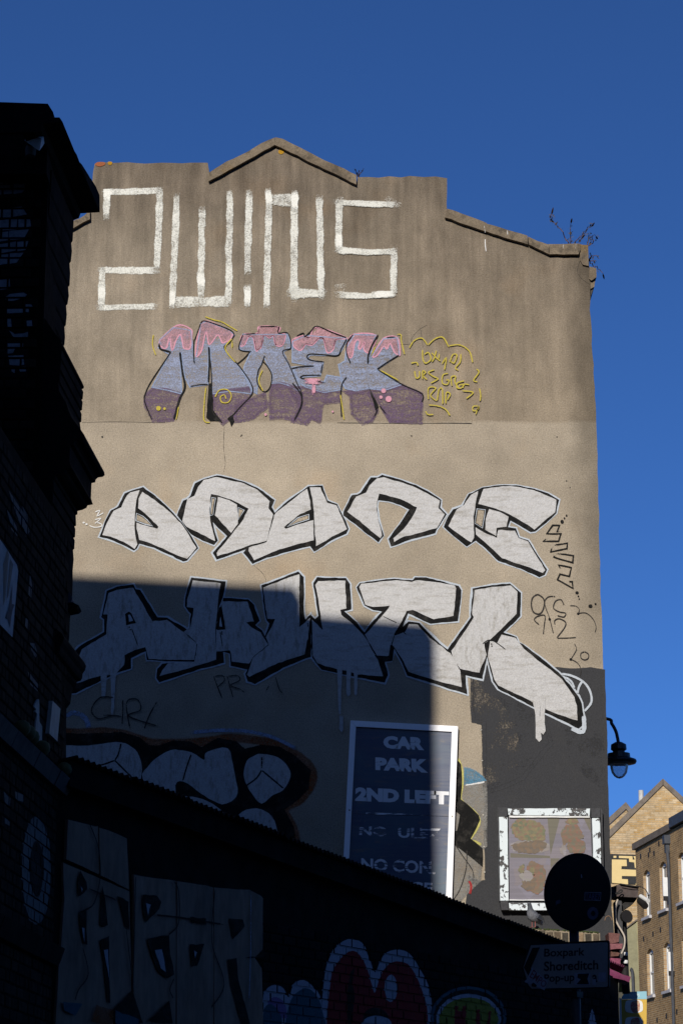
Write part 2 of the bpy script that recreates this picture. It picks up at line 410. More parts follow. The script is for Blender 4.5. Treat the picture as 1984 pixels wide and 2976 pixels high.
mb = MB(); mb.prism(WALL, [(W([(100, 720)])[0][0], 0.0)] + outl + [lo_r], -0.36, 0.0)
gwall = mb.build('wall', M['render'], gable)
mb = MB(); mb.box((WALL.uv(100,720)[0], 28.36, 0), (2.86, 40, 12.4)); mb.build('side_wall', M['render'], gable)
def cope(pts, off=0.06, back=-0.40, name='coping_stone'):
    mb = MB(); mb.prism(WALL, rough(W(pts), 0.07, 0.0045), back, off); return mb.build(name, M['coping'], gable)
cope([(606,532),(609,506),(660,476),(720,446),(778,412),(800,405),(800,427)])
cope([(801,427),(801,405),(822,410),(870,434),(905,452),(960,478),(1000,494),(1036,514),(1035,541)])
cope([(1292,637),(1298,612),(1340,626),(1400,650),(1412,654),(1412,678)])
cope([(1413,678),(1413,654),(1470,672),(1530,690),(1532,714)])
cope([(1533,715),(1533,691),(1560,703),(1594,717),(1592,744)])
cope([(1593,744),(1595,717),(1640,715),(1681,713),(1683,731),(1678,745)])
cope([(1684,760),(1683,714),(1706,715),(1708,776),(1690,772)], 0.03)
cope([(1709,812),(1712,776),(1732,781),(1732,808),(1716,818)], 0.02)
cope([(208,672),(206,650),(240,636),(264,616),(264,643)])
cope([(90,740),(92,712),(150,690),(205,650),(206,673)])
# broken end of the side cornice, hanging off the corner
mb = MB(); mb.prism(WALL, W([(1712,822),(1714,816),(1730,806),(1726,832),(1714,838)]), -0.5, -0.02); mb.build('cornice_stone', M['coping'], gable)
M['dark_stone'] = plain('sooty stone', (0.05, 0.045, 0.04))
mb = MB(); mb.prism(WALL, W([(1709,838),(1724,836),(1716,858),(1710,878),(1708,860)]), -0.6, -0.05); mb.build('cornice_bracket', M['dark_stone'], gable)

class Piece:
    """a painted piece on a plane; each layer of paint lies a hair above the one before"""
    def __init__(s, pl, parent, base=0.003, step=0.0004): s.pl = pl; s.par = parent; s.off = base; s.step = step
    def nxt(s): s.off += s.step; return s.off
    def poly(s, name, mat, pts, holes=(), rg=True, cov=1.0, parent=None, soft=0.0):
        lp = [s.pl.uv(*p) for p in pts]; hs = [[s.pl.uv(*p) for p in h] for h in holes]
        mb = MB()
        mb.fill(s.pl, [rough(lp) if rg else lp] + [rough(h) if rg else h for h in hs], s.nxt(), cov)
        if soft: ribbon(mb, s.pl, rough(lp, 0.06, 0.003), soft, s.off + 0.0001, closed=True)
        return mb.build(name, mat, parent or s.par)
    def lines(s, name, mat, lst, parent=None, closed=False, smooth=True, jit=0.1):
        """lst: [(width in survey pixels, points)]; every stroke is a piece of its own"""
        first = None
        for w, pts in lst:
            mb = MB()
            q = [s.pl.uv(*p) for p in (curve(pts, 5, closed) if smooth and len(pts) > 2 else pts)]
            v0, v1 = s.pl.uv(pts[0][0], pts[0][1])[1], s.pl.uv(pts[0][0], pts[0][1] + 10)[1]
            if len(q) == 2 or not smooth: q = rough(q, 0.07, 0.003, closed)
            ribbon(mb, s.pl, q, w * abs(v1 - v0) / 10, s.off, closed, jit=jit)
            s.off += 0.00012
            o = mb.build(name, mat, parent or first or s.par)
            first = first or o
        return first

# --- small marks in the render: cracks, holes, the painted shadow line along the patched band, lichen
pc = Piece(WALL, gwall, 0.002)
for i, cr in enumerate(([(652,1240),(650,1300),(655,1345),(650,1372)], [(735,1640),(745,1650),(762,1665),(772,1682),(772,1700)], [(1240,945),(1215,960),(1195,985),(1192,1000),(1120,1000)],
           [(750,1560),(748,1600),(752,1640)], [(1400,2070),(1398,2130),(1402,2180)], [(1222,960),(1228,1010)], [(1683,760),(1676,785),(1680,800),(1695,815),(1712,826)], [(240,1228),(340,1226),(480,1229)])):
    pc.lines('crack', M['crack'], [(0.9, cr)], jit=0.5)
pc.lines('render_lip_shadow', M['crack'], [(2.2, [(980,1229),(1080,1230),(1180,1231),(1300,1230),(1370,1231)])], jit=0.6)  # dark line painted as the shadow under the lip of the join
for x, y, r in ((298,1270,3),(702,1265,2.2),(1195,1267,2.2),(1617,1270,2),(700,1268,1.5),(1398,2100,2),(1396,2120,2.2),(1400,2210,2.4),(1645,1398,2),(1655,1417,1.6)):
    pc.poly('drilled_hole', M['crack'], ellipse(x, y, r, r, 10), rg=False)
pc.poly('lichen_spot', M['lichen'], ellipse(321, 474, 7, 5, 12)); pc.poly('lichen_spot', M['lichen'], ellipse(817, 442, 9, 7, 12))
pc.poly('lichen_spot', M['lichen'], ellipse(786, 420, 12, 6, 12)); pc.poly('rust_stain', M['redlichen'], ellipse(292, 478, 15, 6, 12))
pg = Piece(WALL, gwall, 0.064)
for a, b in (((1405,662),(1408,680)), ((1409,697),(1411,730)), ((1472,676),(1473,687)), ((1634,716),(1634,727)), ((1670,714),(1670,726))):
    (pg if a != (1409,697) else pc).lines('bird_dropping', M['guano'], [(3, [a, b])])


# ------------------------------------------------------------------ graffiti: white roller letters at the top
E1 = lambda pts: Z(150, 380, 1.96, pts)
E2 = lambda pts: Z(850, 380, 1.6505, pts)
pc = Piece(WALL, gable, 0.004)
rl = 'white roller-painted block letter'
def roller(strokes, thick=()):
    o = None
    for w, pts in strokes:
        x = pc.lines('roller_letter' if o is None else 'roller_stroke', M['roller'], [(w, pts)], smooth=False, jit=0.16, parent=o)
        pc.off += 0.0003
        o = o or x
    for w, pts in thick:
        pc.lines('roller_stroke', M['roller_thick'], [(w, pts)], smooth=False, jit=0.2, parent=o); pc.off += 0.0003
    return o
w = 24
roller([(w, E1([(312,500),(315,350)])), (w, E1([(300,350),(620,342)])), (w, E1([(617,335),(612,560),(598,800)])), (w, E1([(610,795),(275,795)])), (w, E1([(290,780),(285,1010)])), (w, E1([(265,1008),(600,1004)]))],
       [(w, E1([(312,410),(316,350),(350,348)])), (w, E1([(612,345),(615,395)])), (w, E1([(288,890),(284,960)]))])
roller([(w, E1([(715,350),(700,700),(688,1000)])), (w * 1.6, E1([(690,978),(1015,975)])), (w, E1([(858,445),(850,960)])), (w, E1([(1015,355),(1008,1000)]))],
       [(w, E1([(690,910),(686,1000)])), (w, E1([(852,820),(852,890)])), (w * .9, E1([(1015,500),(1015,560)])), (w*.8, E1([(1012,360),(1012,400)]))])
roller([(w, E1([(1128,350),(1122,600),(1116,810)])), (w, E1([(1117,892),(1112,1002)]))], [(w, E1([(1117,895),(1114,990)]))])
roller([(w, E1([(1240,345),(1232,700),(1225,1005)])), (w * 1.9, E1([(1245,395),(1390,395)])), (w * 1.1, E1([(1382,350),(1380,965)])), (w * 1.4, E1([(1360,928),(1555,928)])), (w, E1([(1526,375),(1530,700),(1536,955)]))],
       [(w, E1([(1235,345),(1240,420)])), (w, E1([(1385,355),(1385,450)])), (w * 1.3, E1([(1375,900),(1430,930)])), (w * .9, E1([(1526,378),(1528,430)]))])
roller([(w, E2([(205,345),(505,358)])), (w, E2([(226,330),(220,575)])), (w, E2([(210,572),(360,585),(508,580)])), (w, E2([(487,562),(484,790)])), (w, E2([(205,788),(350,795),(500,785)]))],
       [(w * 1.1, E2([(228,335),(225,370)])), (w, E2([(222,490),(222,560)])), (w, E2([(460,330),(505,358)])), (w * .8, E2([(215,750),(245,745)])), (w, E2([(208,788),(240,780)])), (w*.9, E2([(390,788),(490,785)]))])

# ------------------------------------------------------------------ faded pink, blue and purple piece
F1 = lambda pts: Z(400, 900, 2.6133, pts)
F2 = lambda pts: Z(850, 900, 2.6133, pts)
pc = Piece(WALL, gable, 0.004, 0.0003)
body = {
 'M': ([F1([(170,230),(270,140),(405,160),(430,400),(450,330),(480,110),(520,90),(700,160),(735,195),(650,300),(750,410),(860,580),(860,640),(700,620),(568,640),(556,300),(540,290),(533,570),(400,585),(362,520),(335,330),(320,330),(335,640),(230,615),(110,590),(240,340),(160,290)])],
       [F1([(110,600),(230,612),(335,640),(290,760),(270,840),(120,850),(60,740),(55,660)]), F1([(570,640),(700,610),(860,590),(865,640),(800,740),(690,840),(650,870),(580,780)])],
       [F1([(170,235),(300,120),(405,150),(412,200),(400,290),(375,300),(350,290),(340,240),(325,190),(295,230),(270,300),(258,295),(245,210),(232,250),(220,290),(190,290)]), F1([(440,345),(450,230),(490,100),(540,90),(640,130),(720,170),(715,205),(700,230),(660,250),(640,248),(620,200),(600,200),(545,265),(525,175),(510,200),(490,300),(460,350)])]),
 'O': ([F1([(770,300),(800,190),(1140,190),(1170,290),(1100,320),(1150,420),(1190,480),(1240,600),(1220,620),(1140,575),(1080,555),(1020,560),(1018,480),(960,365),(915,470),(905,640),(870,620),(800,480),(810,430),(860,320)])],
       [F1([(1020,565),(1080,555),(1140,575),(1210,600),(1250,640),(1240,730),(1190,840),(1100,820),(1010,830),(1000,700)]), F1([(750,720),(960,640),(985,740),(870,830),(740,850)])],
       [F1([(780,270),(800,190),(910,180),(925,130),(1075,135),(1070,180),(1120,190),(1100,270),(1050,270),(1030,200),(1000,215),(960,195),(940,280),(915,305),(900,310),(880,220),(860,205),(840,210),(810,270)])]),
 'E': ([F2([(0,240),(100,200),(400,215),(410,230),(370,310),(340,350),(130,345),(110,370),(150,390),(230,400),(210,500),(80,510),(75,525),(100,540),(240,550),(260,500),(380,520),(370,610),(240,630),(100,590),(60,565),(0,440),(150,425),(0,400)])],
       [F2([(-30,590),(100,595),(240,635),(360,622),(365,700),(230,710),(215,760),(210,870),(140,820),(110,870),(0,850),(60,740)])],
       [F2([(0,230),(80,200),(130,210),(185,135),(410,215),(330,230),(310,300),(285,325),(260,320),(235,225),(200,220),(150,270),(100,265),(75,300),(50,310),(10,280)])]),
 'K': ([F2([(350,420),(400,390),(410,290),(470,190),(630,195),(570,400),(690,220),(795,215),(810,345),(640,455),(720,510),(830,570),(700,610),(580,600),(480,620),(400,600),(370,540)])],
       [F2([(390,620),(480,625),(570,610),(600,690),(645,770),(600,850),(530,870),(450,790),(440,660)]), F2([(575,610),(700,615),(830,575),(975,640),(975,860),(740,850),(660,720)])],
       [F2([(420,350),(415,270),(460,190),(630,195),(600,300),(570,330),(540,300),(545,250),(515,300),(500,290),(510,245),(490,230),(470,260),(450,360)]), F2([(610,350),(690,220),(795,215),(815,340),(790,340),(770,320),(740,260),(715,300),(690,280),(640,350)])])}
for nm, (bl, pu, pk) in body.items():
    o = None
    for q in bl: o = pc.poly('faded_letter', M['lav'], q, soft=0.03)
    for q in pu: pc.poly('purple_fill', M['purple'], q, parent=o, soft=0.05)
    for q in pk: pc.poly('pink_drip_fill', M['pink'], q, parent=o)
    for q in pk: pc.lines('pink_rim', M['pinkline'], [(5, q)], closed=True, parent=o)
    for q in bl: pc.lines('blue_rim', M['lavline'], [(4, q)], closed=True, smooth=False, parent=o)
last = o
pc.poly('black_shade', M['black'], F1([(540,560),(565,560),(575,760),(640,850),(550,850),(520,820),(530,700)]), parent=last)
pc.poly('black_shade', M['black'], F1([(680,830),(725,795),(735,850),(712,890),(700,850)]), parent=last)
pc.poly('black_shade', M['black'], F1([(165,255),(180,300),(245,315),(230,330),(180,310),(158,280)]), parent=last)
pc.poly('black_shade', M['black'], F2([(565,550),(600,620),(655,740),(630,770),(605,680)]), parent=last)
bl = [(4, F1(q)) for q in ([(165,260),(172,300),(240,320),(235,350),(105,545),(60,640),(55,700),(110,840)], [(430,220),(425,320),(432,410)], [(535,570),(470,572),(400,585)], [(735,195),(700,250),(660,300),(780,440),(860,560),(870,640),(780,740),(700,830)],
      [(540,290),(560,480),(568,760),(610,820),(640,860)], [(480,105),(450,190),(435,230)], [(480,105),(520,88),(700,155),(735,195)], [(860,320),(770,300),(800,190)], [(800,185),(910,180)], [(910,180),(920,130)], [(920,130),(1075,130)], [(1075,130),(1070,180),(1140,180),(1165,290),(1100,320),(1150,420),(1210,560),(1245,640),(1240,730),(1190,840)],
      [(860,315),(810,370),(755,415)], [(965,350),(940,420),(915,470),(910,560),(960,625),(1005,590),(1018,500),(985,430),(950,395)])]
bl += [(7, F1([(322,320),(340,470),(360,590),(320,680),(275,840)])), (6, F1([(542,285),(545,400),(538,560)]))]
bl += [(4.5, F2(q)) for q in ([(30,205),(80,180),(95,205),(140,165),(185,128),(300,175),(410,215)], [(410,225),(370,300),(340,350),(240,345),(130,340),(112,368),(150,388),(235,398)], [(235,398),(212,500)], [(212,500),(140,500),(75,505),(75,525),(240,555)], [(-5,450),(60,435),(165,430)],
      [(440,410),(410,330),(415,250),(460,190)], [(690,215),(795,210)], [(810,345),(720,400),(640,455)], [(640,455),(830,570),(980,640),(980,705)], [(655,735),(605,840)], [(650,720),(720,810)], [(410,515),(375,570),(365,680),(372,820)])]
bl += [(6.5, F2([(650,190),(600,280),(575,350),(570,410)])), (6, F2([(440,415),(415,340)])), (5, F2([(0,560),(60,640),(70,720),(20,830)]))]
pc.lines('black_contour', M['blackline'], bl, parent=last)
ye = [(4.5, F1(q)) for q in ([(122,190),(115,270),(140,350)], [(510,55),(580,80),(640,95),(700,130),(760,165)], [(230,345),(225,360)], [(235,80),(270,68)], [(310,85),(330,90)], [(400,110),(435,140)],
      [(720,220),(716,320)], [(720,220),(665,300),(750,410)], [(590,665),(620,615),(680,610),(712,655),(690,705),(640,705),(630,665),(660,650),(672,680)], [(520,590),(508,700),(505,840),(550,860)], [(490,595),(520,590)], [(320,720),(290,850)], [(905,120),(900,150)], [(1090,110),(1095,140)], [(950,460),(920,540),(955,625)])]
ye += [(4.5, F2(q)) for q in ([(150,380),(235,385)], [(170,520),(240,545)], [(190,120),(240,125)], [(420,185),(465,165)], [(670,175),(672,215)], [(795,190),(822,195),(825,240),(850,350)], [(360,640),(380,760),(390,840)], [(655,455),(835,560)], [(590,370),(640,250)])]
pc.lines('yellow_glow_line', M['yellow'], ye, parent=last)
for c, r in ((F1([(160,752)])[0], 7), (F1([(206,755)])[0], 4)): pc.poly('yellow_dot', M['yellow'], ellipse(*c, r, r, 12), rg=False, parent=last)
for c, r in ((F2([(728,682)])[0], 9), (F2([(670,668)])[0], 5), (F2([(690,620)])[0], 7), (F1([(972,800)])[0], 4), (F2([(305,778)])[0], 3)): pc.poly('pink_dot', M['pinkline'], ellipse(*c, r, r, 12), rg=False, parent=last)
pc.lines('pink_drip', M['pinkline'], [(13, F2([(160,560),(160,655)])), (10, F1([(935,630),(932,685)])), (8, F2([(172,395),(172,455)])), (24, F2([(95,545),(205,552)]))], parent=last)
# yellow signature beside it
sg = [F2(q) for q in ([(885,295),(920,240),(980,220),(1025,275)], [(1025,275),(1080,225),(1140,215),(1185,290)], [(1185,278),(1270,272),(1340,320),(1365,405)],
 [(905,335),(915,375)], [(985,310),(988,380),(1010,410),(1048,380),(1030,330),(1000,342)], [(1090,310),(1075,370),(1055,400)], [(1055,330),(1085,365),(1120,395)], [(1115,310),(1105,400)], [(1130,420),(1165,370),(1150,465)], [(1190,405),(1215,345),(1245,350),(1225,408),(1200,395)], [(1275,340),(1270,400),(1235,445),(1255,465)], [(900,410),(940,405),(950,430)], [(1320,405),(1335,400)],
 [(925,470),(935,520),(960,515),(962,470)], [(985,535),(985,470),(1008,480),(990,505),(1018,535)], [(1075,460),(1030,480),(1065,510),(1102,530),(1050,560)], [(1180,488),(1140,500),(1135,560),(1172,572),(1185,540),(1160,540)], [(1208,590),(1202,520),(1235,510),(1230,552),(1258,600)], [(1300,545),(1250,560),(1245,595),(1275,600),(1298,575),(1265,575)], [(1290,600),(1300,570),(1340,575)], [(1395,455),(1412,480),(1372,540),(1400,552)],
 [(1030,695),(1030,600),(1085,600),(1045,655),(1095,700)], [(1095,700),(1110,610),(1135,610),(1138,725)], [(1100,660),(1140,655)], [(1160,720),(1165,635),(1195,645),(1172,690)], [(1180,712),(1262,716)], [(1218,712),(1218,752)], [(1278,620),(1368,632),(1312,682)], [(1340,640),(1352,702)], [(1380,670),(1432,710)], [(1430,660),(1388,730)],
 [(1322,720),(1335,790)], [(1275,780),(1352,792)], [(1405,735),(1368,740),(1370,772),(1405,762),(1410,740),(1385,805)], [(1030,728),(1100,735),(1160,762),(1192,808)], [(1008,775),(1025,800),(1065,800)], [(1415,600),(1425,650),(1420,700)], [(1410,800),(1440,850)], [(880,510),(895,508)], [(1255,740),(1256,745)])]
pc.lines('yellow_signature', M['yellow'], [(4.8, q) for q in sg])

# ------------------------------------------------------------------ silver and black piece, upper row
A1 = lambda pts: Z(270, 1370, 3.92, pts)
A2 = lambda pts: Z(500, 1350, 2.9037, pts)
A3 = lambda pts: Z(980, 1360, 4.6118, pts)
A4 = lambda pts: Z(1270, 1390, 3.7333, pts)
def silver_piece(letters, hw=9.5, base=0.004):
    """letters: (outer black outline, [silver fills], [holes showing the wall], fill material)"""
    pc = Piece(WALL, gable, base, 0.0002); outs = []
    for blk, fills, holes, mt in letters:
        outs.append(pc.lines('silver_letter', M['halo'], [(hw, blk)], closed=True, smooth=False))
    for o, (blk, fills, holes, mt) in zip(outs, letters): pc.poly('black_outline', M['black'], blk, parent=o)
    for o, (blk, fills, holes, mt) in zip(outs, letters):
        for q in fills: pc.poly('silver_fill', M[mt], q, parent=o)
    for o, (blk, fills, holes, mt) in zip(outs, letters):
        for h in holes:
            pc.poly('bare_wall_gap', M['render'], h, parent=o, rg=False); pc.lines('gap_rim', M['halo'], [(4.5, h)], closed=True, smooth=False, parent=o)
    return pc, outs
up = [
 (A1([(75,745),(140,580),(205,445),(270,410),(290,395),(365,250),(420,225),(575,180),(700,280),(850,410),(950,510),(1050,625),(1130,750),(1200,875),(1075,1020),(1030,1030),(870,950),(700,870),(530,825),(505,880),(470,905),(330,835),(200,780)]),
  [A1([(110,725),(160,590),(240,450),(325,410),(390,270),(430,235),(535,215),(500,330),(485,470),(478,620),(490,770),(505,830),(480,880),(350,800),(200,745)]),
   A1([(565,235),(700,330),(860,450),(1000,590),(1090,720),(1180,870),(1075,995),(1000,975),(800,880),(620,810),(525,783),(505,650),(498,592),(600,622),(735,655),(750,635),(640,520),(560,450),(515,420),(525,310)])],
  [A1([(503,482),(570,515),(620,560),(678,618),(600,598),(498,562)])], 'silver'),
 (A2([(45,430),(95,305),(130,290),(155,265),(195,160),(270,125),(380,90),(450,105),(620,150),(720,195),(865,300),(840,360),(870,420),(800,655),(560,742),(375,805),(340,745),(462,607),(345,487),(360,560),(385,640),(355,680),(260,645),(160,590),(110,520)]),
  [A2([(85,480),(130,290),(190,265),(225,190),(270,135),(375,108),(600,160),(720,215),(820,310),(815,370),(852,420),(795,640),(640,690),(380,775),(375,745),(510,585),(600,460),(645,375),(500,295),(330,250),(315,370),(325,480),(365,645),(250,590),(120,525)]),
   A2([(388,275),(480,300),(550,338),(556,420),(555,500),(500,578),(430,505),(360,430)])],
  [A2([(338,282),(365,287),(345,425),(323,428)]), A2([(562,367),(605,387),(562,462)])], 'silver'),
 (A2([(850,420),(960,320),(1150,185),(1265,180),(1310,305),(1390,335),(1440,430),(1490,545),(1470,585),(1350,640),(1200,735),(1165,690),(1000,730),(800,790),(680,840),(600,745),(640,700),(790,650)]),
  [A2([(880,405),(1010,300),(1140,205),(1160,310),(1172,380),(1080,420),(1000,480),(945,530),(960,545),(1080,500),(1190,470),(1195,640),(1050,680),(850,740),(690,810),(645,730),(650,702),(800,655),(862,430)]),
   A2([(1162,195),(1250,195),(1310,320),(1385,345),(1475,545),(1350,610),(1215,690),(1207,560),(1198,400)])],
  [A2([(975,525),(1060,455),(1150,425),(1152,460),(1060,490)])], 'silver'),
 (A3([(80,640),(85,590),(195,365),(270,355),(310,330),(450,125),(540,125),(600,85),(830,155),(1050,235),(1200,310),(1390,430),(1380,530),(1460,620),(1330,830),(1310,880),(1000,960),(720,1055),(680,950),(830,760),(960,560),(840,500),(690,450),(545,435),(530,520),(550,680),(620,910),(550,1000),(450,920),(280,790)]),
  [A3([(135,590),(250,380),(380,330),(430,240),(530,150),(620,130),(800,180),(1000,245),(1200,340),(1370,440),(1350,545),(1430,620),(1330,810),(1180,850),(900,920),(760,995),(750,945),(880,830),(1000,670),(1065,530),(850,420),(560,345),(530,440),(525,550),(550,720),(600,910),(570,945),(450,850),(300,710),(200,640)])], [], 'silver'),
 (A4([(70,530),(120,410),(170,335),(270,300),(340,170),(380,155),(490,100),(650,75),(850,75),(1050,115),(1200,165),(1320,235),(1290,380),(1060,580),(1010,585),(880,510),(790,460),(765,530),(850,545),(885,640),(990,670),(1080,830),(1190,990),(1165,1050),(1105,1075),(900,980),(660,900),(520,760),(415,675),(320,740),(180,630)]),
  [A4([(120,520),(210,340),(290,290),(360,180),(440,140),(410,290),(390,420),(395,540),(400,650),(365,700),(250,620)]),
   A4([(500,115),(700,90),(880,95),(1080,140),(1290,235),(1275,370),(1050,560),(900,460),(780,390),(600,315),(440,280)]),
   A4([(560,335),(680,365),(775,420),(750,530),(640,540),(635,630),(520,560),(530,440)]),
   A4([(412,535),(530,600),(645,648),(660,562),(840,570),(880,650),(980,685),(1170,1000),(1140,1030),(1000,970),(700,870),(560,740),(420,610)])],
  [A4([(432,337),(518,347),(485,538),(408,488)])], 'silver')]
pc, outs = silver_piece(up)
pc.lines('white_flourish', M['whiteline'], [(4, Z(0, 1450, 3.92, q)) for q in ([(1090,150),(1140,135),(1110,195),(1190,155)], [(1080,240),(1150,225),(1080,285)], [(1020,305),(1080,325),(1155,315),(1160,290),(1110,270)])])
for q in ((957,272),(990,290)): pc.poly('white_dot', M['whiteline'], ellipse(*Z(0, 1450, 3.92, [q])[0], 3.5, 2.8, 10), rg=False)

# small black letters down the corner
tg = [(5.5, A4(q)) for q in ([(1325,580),(1295,578),(1322,512),(1245,508),(1185,606),(1336,602),(1312,686),(1145,684),(1195,645)], [(1250,730),(1410,705),(1402,760),(1225,800),(1250,730)], [(1280,818),(1470,840),(1466,915),(1260,855),(1280,818)], [(1340,985),(1310,948),(1450,970),(1430,1062),(1325,1040),(1300,1100),(1470,1195),(1460,1120),(1415,1120)])]
tg += [(10, A4(q)) for q in ([(1318,515),(1300,575)], [(1322,605),(1300,680)], [(1150,680),(1195,648)], [(1250,730),(1235,795)], [(1405,705),(1395,755)], [(1280,825),(1265,850)], [(1448,845),(1460,910)], [(1315,950),(1350,980)], [(1448,970),(1432,1055)], [(1325,1045),(1308,1095)], [(1430,1120),(1462,1180)])]
pc.lines('black_marker_tag', M['blackline'], tg, smooth=False)
A8 = lambda pts: Z(1300, 1650, 3.2667, pts)
tg = [(w, A8(q)) for w, q in ((5, [(853,252),(905,290),(915,350),(893,420),(853,440),(808,415),(792,345),(808,280),(853,252)]), (4, [(845,310),(852,380)]), (3.5, [(1020,275),(960,275),(920,315),(928,380),(958,460),(985,560),(1000,625)]), (3.5, [(915,415),(1000,400)]), (4, [(1102,355),(1072,303),(1020,320),(1003,385),(1060,420),(1117,432),(1100,468),(1040,455)]),
      (4, [(865,540),(820,495),(855,460),(920,455),(915,540),(905,635)]), (3, [(850,587),(940,570)]), (4, [(1015,540),(1015,500),(1060,485),(1118,520),(1100,580),(1030,668)]), (3, [(1030,668),(1120,668),(1220,662)]), (3, [(1220,662),(1168,570)]), (2.6, [(1155,360),(1215,365),(1247,400),(1235,435)]), (2.6, [(1235,435),(1310,430),(1375,485),(1405,560),(1395,615)]),
      (3, [(1345,645),(1352,695)]), (3.5, [(1295,797),(1332,820),(1330,860),(1295,875),(1262,855),(1262,815),(1295,797)]), (2.6, [(1200,722),(1218,780),(1165,870)]), (2.6, [(1170,870),(1230,905),(1262,965),(1255,1030)]))]
pc.lines('black_marker_tag', M['faintline'], tg)
for x, y, r in ((1225,238,5),(1237,272,2.5),(1246,297,2),(1352,365,6),(1400,345,3),(1165,870,4),(1235,437,3.5),(965,490,4)): pc.poly('paint_spot', M['blackline'], ellipse(*A8([(x, y)])[0], r, r * .8, 10), rg=False)
for x, y, r in ((1398,405,2.6),(1375,435,2.4),(1350,472,5)): pc.poly('paint_spot', M['blackline'], ellipse(*A4([(x, y)])[0], r, r, 10), rg=False)

# ------------------------------------------------------------------ dark grey painted patch at the corner
pc = Piece(WALL, gable, 0.0025, 0.0002)
pc.poly('grey_paint_patch', M['slate'], [(1430,2000),(1500,2090),(1520,2200),(1490,2260),(1415,2290),(1412,2450),(1416,2565),(1390,2567),(1366,2552),(1358,2640),(1365,2704),(1480,2722),(1778,2735),(1775,2700),(1770,2640),(1762,2350),(1754,2052),(1751,1949),(1715,1945),(1660,1949),(1620,1944),(1560,1948),(1500,1940)], soft=0.05)
pc.poly('worn_paint_patch', M['slate_worn'], [(1372,1940),(1371,2050),(1375,2095),(1405,2102),(1407,2300),(1430,2300),(1520,2260),(1600,2160),(1560,2020),(1500,1940)], soft=0.06)
pc.poly('worn_paint_patch', M['slate_worn'], [(1640,2120),(1752,2080),(1760,2300),(1700,2260),(1650,2200)])

